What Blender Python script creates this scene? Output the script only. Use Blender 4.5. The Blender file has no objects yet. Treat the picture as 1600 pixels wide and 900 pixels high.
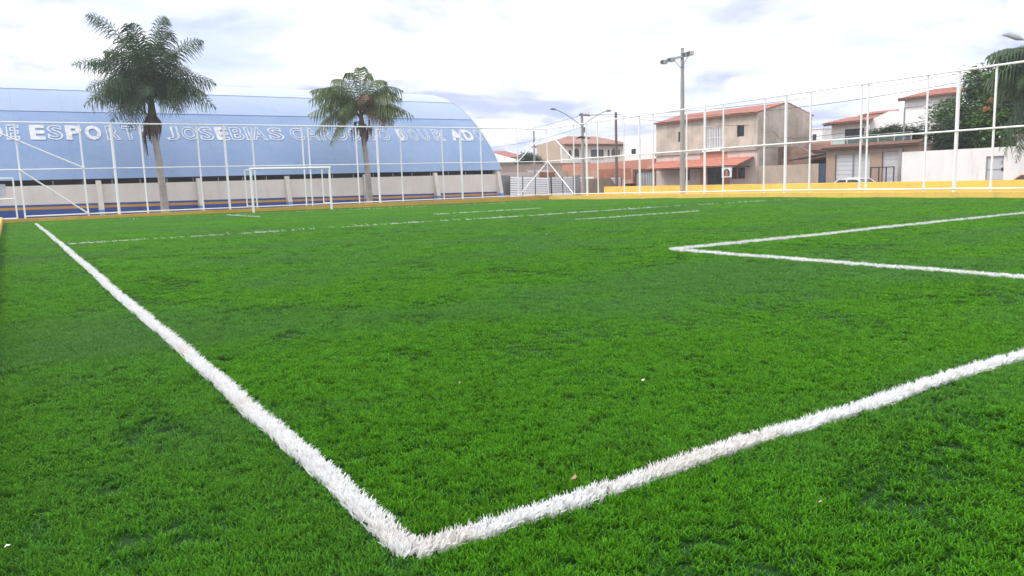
import bpy, math, random
import numpy as np
from mathutils import Vector, Matrix, noise as mnoise
S = bpy.context.scene
C = S.collection
rnd = random.Random(7)
rng = np.random.default_rng(7)
PI = math.pi

# ------------------------------------------------------------------ camera, world, sun, exposure
CAM = Vector((-0.928, -2.045, 1.10))
cd = bpy.data.cameras.new("camera"); cam = bpy.data.objects.new("camera", cd); C.objects.link(cam)
Mr = Matrix(((0.8350, 0.1023, -0.5407), (-0.5494, 0.0979, -0.8298), (-0.0320, 0.9900, 0.1380)))
q = Mr.to_quaternion(); q.normalize()
cam.matrix_world = Matrix.Translation(CAM) @ q.to_matrix().to_4x4()
cd.sensor_width = 36; cd.lens = 36 * 1191.1 / 1600; cd.clip_start = 0.05; cd.clip_end = 3000
S.camera = cam

SUN_EL, SUN_AZ = 54, 297      # azimuth: direction towards the sun, degrees from +Y clockwise
w = bpy.data.worlds.new("World"); S.world = w; w.use_nodes = True
nt = w.node_tree; nt.nodes.clear()
def N(nt, t, **k):
    n = nt.nodes.new(t)
    for a, b in k.items():
        if a.startswith('i_'):
            key = a[2:]
            n.inputs[int(key) if key.isdigit() else key.replace('_', ' ')].default_value = b
        else: setattr(n, a, b)
    return n
L = nt.links.new
out = N(nt, 'ShaderNodeOutputWorld'); bg = N(nt, 'ShaderNodeBackground'); bg.inputs[1].default_value = 0.1
sky = N(nt, 'ShaderNodeTexSky', sky_type='NISHITA', sun_disc=False)
sky.sun_elevation = math.radians(SUN_EL); sky.sun_rotation = math.radians(SUN_AZ)
tc = N(nt, 'ShaderNodeTexCoord'); sp = N(nt, 'ShaderNodeSeparateXYZ')
L(tc.outputs['Generated'], sp.inputs[0])
za = N(nt, 'ShaderNodeMath', operation='MAXIMUM', i_1=0.0); L(sp.outputs[2], za.inputs[0])
zb = N(nt, 'ShaderNodeMath', operation='ADD', i_1=0.16); L(za.outputs[0], zb.inputs[0])
dx = N(nt, 'ShaderNodeMath', operation='DIVIDE'); dy = N(nt, 'ShaderNodeMath', operation='DIVIDE')
L(sp.outputs[0], dx.inputs[0]); L(zb.outputs[0], dx.inputs[1]); L(sp.outputs[1], dy.inputs[0]); L(zb.outputs[0], dy.inputs[1])
cb = N(nt, 'ShaderNodeCombineXYZ'); L(dx.outputs[0], cb.inputs[0]); L(dy.outputs[0], cb.inputs[1])
n1 = N(nt, 'ShaderNodeTexNoise', i_Scale=1.5, i_Detail=9.0, i_Roughness=0.55, i_Distortion=0.25)
mp = N(nt, 'ShaderNodeMapping'); mp.inputs['Location'].default_value = (1.1, 4.4, 0)
L(cb.outputs[0], mp.inputs[0]); L(mp.outputs[0], n1.inputs['Vector'])
r1 = N(nt, 'ShaderNodeValToRGB'); r1.color_ramp.interpolation = 'EASE'
e = r1.color_ramp.elements
e[0].position = 0.33; e[0].color = (3.9, 4.4, 6.2, 1); e[1].position = 0.57; e[1].color = (11.0, 11.0, 11.2, 1)
m = e.new(0.455); m.color = (6.2, 6.5, 7.8, 1)
lw = N(nt, 'ShaderNodeMapRange'); lw.inputs['From Min'].default_value = 0.03; lw.inputs['From Max'].default_value = 0.30; lw.inputs['To Min'].default_value = -0.065; lw.inputs['To Max'].default_value = 0.03
L(sp.outputs[2], lw.inputs[0]); ad = N(nt, 'ShaderNodeMath', operation='ADD'); L(n1.outputs[0], ad.inputs[0]); L(lw.outputs[0], ad.inputs[1])
L(ad.outputs[0], r1.inputs[0])
n2 = N(nt, 'ShaderNodeTexNoise', i_Scale=0.8, i_Detail=4.0)
mp2 = N(nt, 'ShaderNodeMapping'); mp2.inputs['Location'].default_value = (8.3, 5.2, 0)
L(cb.outputs[0], mp2.inputs[0]); L(mp2.outputs[0], n2.inputs['Vector'])
r2 = N(nt, 'ShaderNodeValToRGB'); r2.color_ramp.elements[0].position = 0.58; r2.color_ramp.elements[1].position = 0.75
r2.color_ramp.elements[1].color = (0.5, 0.5, 0.5, 1)
L(n2.outputs[0], r2.inputs[0])
mx = N(nt, 'ShaderNodeMixRGB'); L(r2.outputs[0], mx.inputs[0]); L(r1.outputs[0], mx.inputs[1]); L(sky.outputs[0], mx.inputs[2])
L(mx.outputs[0], bg.inputs[0]); L(bg.outputs[0], out.inputs[0])

sd = bpy.data.lights.new("sun", 'SUN'); sd.energy = 1.7; sd.angle = math.radians(18); sd.color = (1, 0.96, 0.9)
so = bpy.data.objects.new("sun", sd); C.objects.link(so)
az, el = math.radians(SUN_AZ), math.radians(SUN_EL)
sdir = Vector((math.sin(az) * math.cos(el), math.cos(az) * math.cos(el), math.sin(el)))
so.rotation_euler = (-sdir).to_track_quat('-Z', 'Y').to_euler(); so.location = (0, 0, 30)
S.view_settings.view_transform = 'Standard'; S.view_settings.look = 'None'
S.view_settings.exposure = 0.72; S.view_settings.gamma = 1
S.render.engine = 'CYCLES'

# ------------------------------------------------------------------ materials
MATS = {}
def mat(name, col, rough=0.8, var=0.15, vscale=2.0, col2=None, streak=0.0, bump=0.0, bscale=40.0, metal=0.0, spec=0.3, fine=0.0, brick=None, world=False, streak_col=(0.06, 0.055, 0.05)):
    """plain surface: base colour, broad mottling towards col2, weather streaks running down, fine relief"""
    if name in MATS: return MATS[name]
    m = bpy.data.materials.new(name); m.use_nodes = True; t = m.node_tree; b = t.nodes['Principled BSDF']; K = t.links.new
    b.inputs['Roughness'].default_value = rough; b.inputs['Metallic'].default_value = metal
    b.inputs['Specular IOR Level'].default_value = spec
    gp = N(t, 'ShaderNodeNewGeometry'); P = gp.outputs['Position']
    if not world:
        tco = N(t, 'ShaderNodeTexCoord'); P = tco.outputs['Object']
    c2 = col2 or tuple(c * (1 - var * 2) for c in col)
    n = N(t, 'ShaderNodeTexNoise', i_Scale=vscale, i_Detail=6.0, i_Roughness=0.65); K(P, n.inputs['Vector'])
    rr = N(t, 'ShaderNodeValToRGB'); rr.color_ramp.elements[0].position = 0.35; rr.color_ramp.elements[1].position = 0.68
    K(n.outputs[0], rr.inputs[0])
    mxx = N(t, 'ShaderNodeMixRGB'); mxx.inputs[1].default_value = (*col, 1); mxx.inputs[2].default_value = (*c2, 1)
    K(rr.outputs[0], mxx.inputs[0]); cur = mxx.outputs[0]
    if brick:
        bt = N(t, 'ShaderNodeTexBrick', i_Scale=1.0); bt.inputs['Color1'].default_value = (1, 1, 1, 1); bt.inputs['Color2'].default_value = (0.75, 0.7, 0.7, 1)
        bt.inputs['Mortar'].default_value = (0.9, 1.1, 1.3, 1); bt.inputs['Brick Width'].default_value = brick[0]; bt.inputs['Row Height'].default_value = brick[1]; bt.inputs['Mortar Size'].default_value = 0.012
        mpp = N(t, 'ShaderNodeMapping'); mpp.inputs['Rotation'].default_value = brick[2]; K(P, mpp.inputs[0]); K(mpp.outputs[0], bt.inputs['Vector'])
        mu = N(t, 'ShaderNodeMixRGB', blend_type='MULTIPLY'); mu.inputs[0].default_value = 1; K(cur, mu.inputs[1]); K(bt.outputs[0], mu.inputs[2]); cur = mu.outputs[0]
    if streak:
        mpp = N(t, 'ShaderNodeMapping'); mpp.inputs['Scale'].default_value = (1.6, 1.6, 0.28); K(P, mpp.inputs[0])
        n3 = N(t, 'ShaderNodeTexNoise', i_Scale=1.3, i_Detail=8.0, i_Roughness=0.7); K(mpp.outputs[0], n3.inputs['Vector'])
        r3 = N(t, 'ShaderNodeValToRGB'); r3.color_ramp.elements[0].position = 0.52; r3.color_ramp.elements[1].position = 0.78
        r3.color_ramp.elements[1].color = (streak, streak, streak, 1); K(n3.outputs[0], r3.inputs[0])
        m3 = N(t, 'ShaderNodeMixRGB'); K(r3.outputs[0], m3.inputs[0]); K(cur, m3.inputs[1]); m3.inputs[2].default_value = (*streak_col, 1); cur = m3.outputs[0]
    if fine:
        n4 = N(t, 'ShaderNodeTexNoise', i_Scale=bscale, i_Detail=3.0); K(P, n4.inputs['Vector'])
        r4 = N(t, 'ShaderNodeMapRange'); r4.inputs['To Min'].default_value = 1 - fine; r4.inputs['To Max'].default_value = 1 + fine * 0.6; K(n4.outputs[0], r4.inputs[0])
        m4 = N(t, 'ShaderNodeMixRGB', blend_type='MULTIPLY'); m4.inputs[0].default_value = 1; K(cur, m4.inputs[1]); K(r4.outputs[0], m4.inputs[2]); cur = m4.outputs[0]
    K(cur, b.inputs['Base Color'])
    if bump:
        n5 = N(t, 'ShaderNodeTexNoise', i_Scale=bscale, i_Detail=4.0); K(P, n5.inputs['Vector'])
        bp = N(t, 'ShaderNodeBump', i_Strength=bump, i_Distance=0.02); K(n5.outputs[0], bp.inputs['Height']); K(bp.outputs[0], b.inputs['Normal'])
    MATS[name] = m; return m
def leafmat(name, c1, c2, scale=1.5, trans=0.3, rough=0.55, attr=None, c3=None, spec=0.3, tip=None, lo=0.65, hi=1.4):
    m = bpy.data.materials.new(name); m.use_nodes = True; t = m.node_tree; b = t.nodes['Principled BSDF']; K = t.links.new
    b.inputs['Roughness'].default_value = rough; b.inputs['Specular IOR Level'].default_value = spec
    g = N(t, 'ShaderNodeNewGeometry'); n = N(t, 'ShaderNodeTexNoise', i_Scale=scale, i_Detail=4.0, i_Roughness=0.65); K(g.outputs['Position'], n.inputs['Vector'])
    rr = N(t, 'ShaderNodeValToRGB'); rr.color_ramp.elements[0].position = 0.36; rr.color_ramp.elements[1].position = 0.64
    rr.color_ramp.elements[0].color = (*c1, 1); rr.color_ramp.elements[1].color = (*c2, 1); K(n.outputs[0], rr.inputs[0]); cur = rr.outputs[0]
    if tip:
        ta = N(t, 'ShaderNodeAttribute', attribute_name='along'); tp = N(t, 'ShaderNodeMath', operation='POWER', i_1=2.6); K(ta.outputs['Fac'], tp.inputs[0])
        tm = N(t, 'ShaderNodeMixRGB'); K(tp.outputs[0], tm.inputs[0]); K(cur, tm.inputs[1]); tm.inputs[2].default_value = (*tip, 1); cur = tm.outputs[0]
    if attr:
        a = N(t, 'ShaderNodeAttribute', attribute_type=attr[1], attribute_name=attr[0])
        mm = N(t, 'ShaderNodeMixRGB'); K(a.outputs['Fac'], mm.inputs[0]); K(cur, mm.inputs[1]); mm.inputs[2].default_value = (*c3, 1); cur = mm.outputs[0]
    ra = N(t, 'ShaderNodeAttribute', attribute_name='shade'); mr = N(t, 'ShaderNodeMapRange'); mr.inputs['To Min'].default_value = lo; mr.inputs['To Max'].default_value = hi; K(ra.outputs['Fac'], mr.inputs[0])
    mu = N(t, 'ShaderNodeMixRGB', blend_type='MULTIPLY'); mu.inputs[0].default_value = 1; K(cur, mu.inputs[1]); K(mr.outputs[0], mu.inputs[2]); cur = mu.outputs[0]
    K(cur, b.inputs['Base Color'])
    if trans:
        tr = N(t, 'ShaderNodeBsdfTranslucent'); K(cur, tr.inputs[0]); ms = N(t, 'ShaderNodeMixShader'); ms.inputs[0].default_value = trans
        K(b.outputs[0], ms.inputs[1]); K(tr.outputs[0], ms.inputs[2]); K(ms.outputs[0], t.nodes['Material Output'].inputs[0])
    MATS[name] = m; return m
white_paint = mat('white_paint', (0.90, 0.90, 0.90), 0.45, 0.02, 3, streak=0.06, streak_col=(0.35, 0.25, 0.18))
yellow_paint = mat('yellow_paint', (0.80, 0.54, 0.12), 0.7, 0.05, 1.2, streak=0.5, streak_col=(0.42, 0.27, 0.09), fine=0.16, bscale=11, bump=0.2)
ochre_paint = mat('ochre_paint', (0.66, 0.41, 0.07), 0.7, 0.1, 1.2, streak=0.3, streak_col=(0.25, 0.15, 0.05), fine=0.12, bscale=14, bump=0.2)
sheen_roof = mat('sky_sheen_roof', (0.43, 0.47, 0.56), 0.4, 0.04, 0.35, col2=(0.36, 0.43, 0.55), streak=0.25, streak_col=(0.34, 0.42, 0.56), spec=0.5, fine=0.05, bscale=6)  # top sheets: sky reflection put into a paler base colour
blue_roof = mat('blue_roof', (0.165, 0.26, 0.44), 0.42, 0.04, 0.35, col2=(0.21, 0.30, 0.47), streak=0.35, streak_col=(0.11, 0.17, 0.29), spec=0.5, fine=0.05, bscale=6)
mid_roof = mat('mid_blue_roof', (0.26, 0.35, 0.50), 0.4, 0.04, 0.35, col2=(0.31, 0.38, 0.51), streak=0.25, streak_col=(0.2, 0.28, 0.45), spec=0.5, fine=0.05, bscale=6)  # middle sheets: a weaker share of that sky reflection in the colour
cream_wall = mat('cream_wall', (0.80, 0.75, 0.70), 0.85, 0.05, 0.7, streak=0.25, streak_col=(0.35, 0.3, 0.26), fine=0.06, bscale=12, bump=0.15)
cream_trim = mat('cream_trim', (0.74, 0.70, 0.63), 0.8, 0.06, 2, streak=0.3, streak_col=(0.3, 0.27, 0.23))
blue_band = mat('blue_band', (0.035, 0.10, 0.36), 0.6, 0.12, 1.5, streak=0.2, streak_col=(0.1, 0.15, 0.3))
orange_band = mat('orange_band', (0.62, 0.33, 0.06), 0.6, 0.1, 1.5)
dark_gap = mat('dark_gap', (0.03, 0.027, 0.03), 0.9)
letter_white = mat('letter_white', (0.68, 0.67, 0.65), 0.7, 0.1, 3.5, col2=(0.40, 0.46, 0.56), fine=0.1, bscale=12, world=True)
letter_faded = mat('letter_faded', (0.68, 0.71, 0.74), 0.7, 0.1, 4, col2=(0.33, 0.41, 0.54), fine=0.1, bscale=12, world=True)
cement = mat('bare_cement', (0.66, 0.57, 0.485), 0.95, 0.12, 0.55, col2=(0.38, 0.325, 0.27), streak=0.8, streak_col=(0.27, 0.235, 0.21), fine=0.1, bscale=9, bump=0.3)
cement2 = mat('old_plaster', (0.47, 0.39, 0.31), 0.95, 0.12, 0.9, col2=(0.38, 0.31, 0.25), streak=0.5, streak_col=(0.2, 0.17, 0.14), fine=0.1, bscale=9, bump=0.3)
pink_wall = mat('pinkish_plaster', (0.66, 0.54, 0.49), 0.9, 0.06, 1.2, streak=0.3, streak_col=(0.33, 0.26, 0.23), fine=0.08, bscale=9)
salmon_wall = mat('salmon_wall', (0.58, 0.27, 0.19), 0.9, 0.1, 0.6, col2=(0.50, 0.22, 0.15), streak=0.5, streak_col=(0.5, 0.42, 0.36), fine=0.1, bscale=8)
brick_wall = mat('brick_wall', (0.45, 0.17, 0.09), 0.95, 0.15, 1.5, col2=(0.34, 0.14, 0.09), brick=(0.3, 0.16, (0, PI / 2, PI / 2)), streak=0.4, streak_col=(0.4, 0.3, 0.25))
brown_wall = mat('brown_wall', (0.42, 0.30, 0.22), 0.9, 0.12, 1.2, col2=(0.33, 0.25, 0.2), streak=0.5, streak_col=(0.2, 0.16, 0.13), fine=0.1, bscale=8)
house_white = mat('house_white', (0.87, 0.86, 0.85), 0.85, 0.04, 0.9, streak=0.22, streak_col=(0.45, 0.43, 0.4), fine=0.05, bscale=8)
dirty_white = mat('dirty_white', (0.88, 0.85, 0.83), 0.9, 0.03, 0.9, streak=0.4, streak_col=(0.45, 0.37, 0.32), fine=0.08, bscale=8)
cream_house = mat('cream_house', (0.86, 0.81, 0.73), 0.85, 0.05, 0.9, streak=0.25, streak_col=(0.4, 0.35, 0.3))
terracotta = mat('terracotta_tiles', (0.47, 0.235, 0.185), 0.85, 0.15, 2.5, col2=(0.40, 0.17, 0.13), fine=0.25, bscale=7, streak=0.3, streak_col=(0.2, 0.09, 0.07))
terracotta_old = mat('old_terracotta_tiles', (0.46, 0.27, 0.20), 0.9, 0.15, 2, col2=(0.36, 0.21, 0.17), fine=0.3, bscale=7)
awning_red = mat('awning_tiles', (0.58, 0.235, 0.17), 0.8, 0.1, 1.5, fine=0.15, bscale=7)
glass = mat('window_glass', (0.045, 0.055, 0.07), 0.12, 0.2, 1.0, spec=0.6)
dark_room = mat('dark_room', (0.02, 0.02, 0.022), 0.9)
grey_metal = mat('grey_metal', (0.30, 0.31, 0.33), 0.55, 0.08, 1.5, streak=0.3, streak_col=(0.2, 0.17, 0.15))
light_metal = mat('light_metal', (0.58, 0.58, 0.60), 0.5, 0.05, 1.5, streak=0.25, streak_col=(0.3, 0.27, 0.25))
slat_white = mat('slat_white', (0.93, 0.93, 0.95), 0.5, 0.05, 2, streak=0.2, streak_col=(0.4, 0.38, 0.36))
dark_metal = mat('dark_metal', (0.05, 0.05, 0.055), 0.5)
blue_door = mat('slate_blue_paint', (0.06, 0.075, 0.13), 0.6)
brown_wood = mat('brown_wood', (0.20, 0.08, 0.05), 0.7, 0.15, 4)
pole_concrete = mat('pole_concrete', (0.40, 0.385, 0.37), 0.9, 0.1, 2, streak=0.3, fine=0.12, bscale=15)
pole_wood = mat('pole_wood', (0.20, 0.165, 0.14), 0.9, 0.15, 3)
tan_sheet = mat('tan_tarpaulin', (0.40, 0.31, 0.22), 0.8, 0.15, 1.2)
asphalt = mat('asphalt', (0.055, 0.053, 0.05), 0.95, 0.15, 0.6, fine=0.2, bscale=30, bump=0.3)
earth = mat('packed_earth', (0.24, 0.17, 0.12), 0.95, 0.15, 0.15, col2=(0.17, 0.14, 0.1), fine=0.2, bscale=6)
paving = mat('paving', (0.32, 0.30, 0.28), 0.95, 0.1, 1, fine=0.15, bscale=20)
turf_mat = mat('turf_backing', (0.010, 0.055, 0.006), 0.95, 0.3, 2.2, col2=(0.014, 0.070, 0.006), fine=0.6, bscale=160, bump=0.6, world=True)
rubber = mat('tyre_rubber', (0.02, 0.02, 0.02), 0.8)
car_white = mat('car_paint_white', (0.75, 0.76, 0.78), 0.25, 0.02, 1, spec=0.6)
car_red = mat('car_paint_red', (0.50, 0.13, 0.08), 0.3, 0.03, 1, spec=0.6)
trunk_grey = mat('palm_trunk_bark', (0.44, 0.41, 0.39), 0.95, 0.15, 2.5, col2=(0.31, 0.285, 0.27), fine=0.25, bscale=14, bump=0.5)
trunk_brown = mat('tree_bark', (0.14, 0.10, 0.07), 0.95, 0.15, 3, bump=0.5)
dead_leaf = mat('dead_sheath', (0.15, 0.105, 0.095), 0.95, 0.2, 3, col2=(0.09, 0.065, 0.065), fine=0.35, bscale=20)
fruit_orange = mat('palm_fruit', (0.55, 0.24, 0.08), 0.7, 0.2, 8)
palm_dark = leafmat('palm_leaf_dark', (0.022, 0.058, 0.024), (0.060, 0.115, 0.036), 0.9, 0.22, 0.45, spec=0.5)
palm_light = leafmat('palm_leaf_light', (0.06, 0.12, 0.035), (0.15, 0.20, 0.055), 0.8, 0.3, 0.45, spec=0.5)
palm_red = leafmat('palm_leaf_dying', (0.16, 0.085, 0.06), (0.20, 0.13, 0.07), 0.9, 0.2, 0.6)
mango_leaf = leafmat('mango_leaf', (0.028, 0.085, 0.016), (0.13, 0.25, 0.035), 0.6, 0.25, 0.45, spec=0.45)
bush_leaf = leafmat('bush_leaf', (0.025, 0.055, 0.025), (0.06, 0.10, 0.04), 1.4, 0.25, 0.5)
teal_leaf = leafmat('far_tree_leaf', (0.018, 0.045, 0.032), (0.03, 0.07, 0.045), 1.2, 0.2, 0.6)
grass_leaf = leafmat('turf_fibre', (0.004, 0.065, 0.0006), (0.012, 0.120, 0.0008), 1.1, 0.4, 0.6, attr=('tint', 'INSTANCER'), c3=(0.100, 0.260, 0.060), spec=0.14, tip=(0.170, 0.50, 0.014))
white_fibre = leafmat('white_turf_fibre', (0.90, 0.90, 0.90), (0.92, 0.92, 0.92), 3, 0.25, 0.5, attr=('tint', 'INSTANCER'), c3=(0.78, 0.71, 0.64), spec=0.3, lo=0.92, hi=1.03)
def gmat():
    m = bpy.data.materials.new('green_glass'); m.use_nodes = True; b = m.node_tree.nodes['Principled BSDF']
    b.inputs['Base Color'].default_value = (0.62, 0.80, 0.77, 1); b.inputs['Transmission Weight'].default_value = 0.9; b.inputs['Roughness'].default_value = 0.05; b.inputs['IOR'].default_value = 1.1
    return m
green_glass = gmat()

# ------------------------------------------------------------------ helpers
def tag(o, label=None, cat=None, group=None, kind=None):
    if label: o['label'] = label
    if cat: o['category'] = cat
    if group: o['group'] = group
    if kind: o['kind'] = kind
    return o
def thing(name, loc, label, cat, group=None, rz=0.0):
    o = bpy.data.objects.new(name, None); C.objects.link(o); o.location = loc; o.rotation_euler = (0, 0, rz); o.empty_display_size = 0.2
    return tag(o, label, cat, group)
def wloc(p):
    v = Vector((0, 0, 0)); m = Matrix.Identity(4)
    chain = []
    while p: chain.append(p); p = p.parent
    for c in reversed(chain): m = m @ Matrix.Translation(c.location) @ c.rotation_euler.to_matrix().to_4x4()
    return m
class MB:
    def __init__(s): s.v = []; s.f = []
    def add(s, vs, fs):
        k = len(s.v); s.v += [tuple(x) for x in vs]; s.f += [tuple(i + k for i in f) for f in fs]; return s
    def box(s, x0, x1, y0, y1, z0, z1):
        return s.add([(x0, y0, z0), (x1, y0, z0), (x1, y1, z0), (x0, y1, z0), (x0, y0, z1), (x1, y0, z1), (x1, y1, z1), (x0, y1, z1)],
                     [(0, 3, 2, 1), (4, 5, 6, 7), (0, 1, 5, 4), (1, 2, 6, 5), (2, 3, 7, 6), (3, 0, 4, 7)])
    def prism(s, pts, vec):
        """closed polygon pts (3D) swept by vec"""
        n = len(pts); a = [Vector(p) for p in pts]; b = [p + Vector(vec) for p in a]
        return s.add(a + b, [tuple(range(n))[::-1], tuple(range(n, 2 * n))] + [(i, (i + 1) % n, n + (i + 1) % n, n + i) for i in range(n)])
    def tube(s, pts, rs, n=8, caps=True):
        pts = [Vector(p) for p in pts]
        if not hasattr(rs, '__len__'): rs = [rs] * len(pts)
        rings = []; up = None
        for i, p in enumerate(pts):
            d = (pts[min(i + 1, len(pts) - 1)] - pts[max(i - 1, 0)]).normalized()
            if up is None: up = Vector((0, 0, 1)) if abs(d.z) < 0.9 else Vector((1, 0, 0))
            a = d.cross(up).normalized(); b = a.cross(d).normalized(); up = b
            rings.append([p + (a * math.cos(2 * PI * k / n) + b * math.sin(2 * PI * k / n)) * rs[i] for k in range(n)])
        vs = [v for r in rings for v in r]; fs = []
        for i in range(len(pts) - 1):
            for k in range(n): fs.append((i * n + k, i * n + (k + 1) % n, (i + 1) * n + (k + 1) % n, (i + 1) * n + k))
        if caps: fs += [tuple(range(n))[::-1], tuple(range((len(pts) - 1) * n, len(pts) * n))]
        return s.add(vs, fs)
    def beam(s, p, q, wd, h, up=(0, 0, 1)):
        p, q = Vector(p), Vector(q); d = (q - p).normalized(); u = Vector(up)
        a = d.cross(u).normalized() * wd / 2; b = a.cross(d).normalized() * h / 2
        return s.add([p - a - b, p + a - b, p + a + b, p - a + b, q - a - b, q + a - b, q + a + b, q - a + b],
                     [(3, 2, 1, 0), (4, 5, 6, 7), (0, 1, 5, 4), (1, 2, 6, 5), (2, 3, 7, 6), (3, 0, 4, 7)])
    def build(s, name, m, parent=None, label=None, local=False, smooth=False, kind=None, bevel=0):
        me = bpy.data.meshes.new(name)
        if parent and not local:
            inv = wloc(parent).inverted(); vs = [inv @ Vector(v) for v in s.v]
        else: vs = s.v
        me.from_pydata([tuple(v) for v in vs], [], s.f); me.update()
        if smooth: me.polygons.foreach_set('use_smooth', [True] * len(me.polygons)); me.set_sharp_from_angle(angle=0.6)
        me.materials.append(m)
        o = bpy.data.objects.new(name, me); C.objects.link(o)
        if parent: o.parent = parent
        if label: o['label'] = label
        if kind: o['kind'] = kind
        if bevel:
            md = o.modifiers.new('bevel', 'BEVEL'); md.width = bevel; md.segments = 2; md.limit_method = 'ANGLE'
        return o
def share(o, loc=None, scale=None, parent=None, rot=None):
    c = o.copy(); C.objects.link(c)
    if parent: c.parent = parent
    if loc is not None: c.location = loc
    if scale is not None: c.scale = scale
    if rot is not None: c.rotation_euler = rot
    return c
def wall(axis, c, u0, u1, z0, z1, th, holes=()):
    """upright wall in plane axis=c ('x': runs along y, 'y': runs along x); front face at c, thickness th away; holes (u0,u1,z0,z1)"""
    us = sorted({u0, u1, *[h[0] for h in holes], *[h[1] for h in holes]}); zs = sorted({z0, z1, *[h[2] for h in holes], *[h[3] for h in holes]})
    mb = MB(); V = (lambda d, u, z: (c + d, u, z)) if axis == 'x' else (lambda d, u, z: (u, c + d, z))
    def solid(i, j):
        if not (0 <= i < len(us) - 1 and 0 <= j < len(zs) - 1): return False
        a, b = (us[i] + us[i + 1]) / 2, (zs[j] + zs[j + 1]) / 2
        return not any(h[0] < a < h[1] and h[2] < b < h[3] for h in holes)
    for i in range(len(us) - 1):
        for j in range(len(zs) - 1):
            if not solid(i, j): continue
            a, b, e, f = us[i], us[i + 1], zs[j], zs[j + 1]
            for d in (0, th): mb.add([V(d, a, e), V(d, b, e), V(d, b, f), V(d, a, f)], [(0, 1, 2, 3)])
            if not solid(i - 1, j): mb.add([V(0, a, e), V(th, a, e), V(th, a, f), V(0, a, f)], [(0, 1, 2, 3)])
            if not solid(i + 1, j): mb.add([V(0, b, e), V(th, b, e), V(th, b, f), V(0, b, f)], [(0, 1, 2, 3)])
            if not solid(i, j - 1): mb.add([V(0, a, e), V(0, b, e), V(th, b, e), V(th, a, e)], [(0, 1, 2, 3)])
            if not solid(i, j + 1): mb.add([V(0, a, f), V(0, b, f), V(th, b, f), V(th, a, f)], [(0, 1, 2, 3)])
    return mb
def window(parent, axis, c, u0, u1, z0, z1, frame=white_paint, nv=1, nh=0, fw=0.05, bars=0, depth=0.12, name='window', pane=glass, label=None):
    """a framed window set back in its opening: frame + mullions, pane as sub-part, outside bars as sub-part"""
    def B(mb, ua, ub, za, zb, d0, d1):
        if axis == 'x': mb.box(c + d0, c + d1, ua, ub, za, zb)
        else: mb.box(ua, ub, c + d0, c + d1, za, zb)
    f = MB(); d0, d1 = depth - 0.03, depth + 0.03
    B(f, u0, u0 + fw, z0, z1, d0, d1); B(f, u1 - fw, u1, z0, z1, d0, d1); B(f, u0 + fw, u1 - fw, z0, z0 + fw, d0, d1); B(f, u0 + fw, u1 - fw, z1 - fw, z1, d0, d1)
    for i in range(nv):
        u = u0 + (u1 - u0) * (i + 1) / (nv + 1); B(f, u - fw / 3, u + fw / 3, z0 + fw, z1 - fw, d0 + 0.005, d1 - 0.005)
    for i in range(nh):
        z = z0 + (z1 - z0) * (i + 1) / (nh + 1); B(f, u0 + fw, u1 - fw, z - fw / 3, z + fw / 3, d0 + 0.01, d1 - 0.01)
    fo = f.build(name, frame, parent, label)
    p = MB(); B(p, u0 + fw * .5, u1 - fw * .5, z0 + fw * .5, z1 - fw * .5, depth + 0.0, depth + 0.012); p.build('pane', pane, fo)
    if bars:
        g = MB()
        for i in range(bars):
            u = u0 + (u1 - u0) * (i + 0.5) / bars; B(g, u - 0.012, u + 0.012, z0, z1, 0.02, 0.044)
        B(g, u0, u1, (z0 + z1) / 2 - .012, (z0 + z1) / 2 + .012, 0.046, 0.06)
        g.build('window_bars', frame, fo)
    return fo
def tile_roof(mb, p00, p10, p01, p11, pitch=0.22, amp=0.035, rows=6, th=0.05):
    """ridged tile sheet: p00-p10 along the eave, p01-p11 along the ridge; waves run down the slope, courses step"""
    p00, p10, p01, p11 = map(Vector, (p00, p10, p01, p11)); n = max(2, int((p10 - p00).length / pitch) * 4)
    nrm = (p10 - p00).cross(p01 - p00).normalized()
    if nrm.z < 0: nrm = -nrm
    vs = []; fs = []; cols = n + 1
    for r in range(rows):
        for e, t in ((0, r / rows), (1, (r + 1) / rows)):
            a = p00.lerp(p01, t); b = p10.lerp(p11, t)
            for i in range(cols):
                u = i / n; o = amp * abs(math.sin(PI * i / 4.0 * 2 / 2)) + (0.03 if e == 0 else 0.0)
                vs.append(a.lerp(b, u) + nrm * o)
    for r in range(rows):
        k = r * 2 * cols
        for i in range(n): fs.append((k + i, k + i + 1, k + cols + i + 1, k + cols + i))
        if r: 
            k2 = (r * 2 - 1) * cols
            for i in range(n): fs.append((k2 + i, k2 + i + 1, k + i + 1, k + i))
    mb.add(vs, fs)
    mb.add([p00 - nrm * th, p10 - nrm * th, p11 - nrm * th, p01 - nrm * th, p00, p10, p11, p01], [(0, 1, 2, 3), (0, 1, 5, 4), (1, 2, 6, 5), (3, 0, 4, 7), (2, 3, 7, 6)])
    return mb
def fast_mesh(name, verts, faces_flat, nper, m, attrs=None, smooth=False):
    me = bpy.data.meshes.new(name); nv = len(verts); nf = len(faces_flat) // nper
    me.vertices.add(nv); me.vertices.foreach_set('co', np.asarray(verts, dtype=np.float32).ravel())
    me.loops.add(nf * nper); me.loops.foreach_set('vertex_index', np.asarray(faces_flat, dtype=np.int32))
    me.polygons.add(nf); me.polygons.foreach_set('loop_start', np.arange(nf, dtype=np.int32) * nper)
    me.update(calc_edges=True); me.validate()
    for k, (typ, arr) in (attrs or {}).items():
        a = me.attributes.new(k, typ, 'POINT'); a.data.foreach_set('vector' if typ == 'FLOAT_VECTOR' else 'value', np.asarray(arr, dtype=np.int32 if typ == 'INT' else np.float32).ravel())
    if m: me.materials.append(m)
    return me

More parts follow.
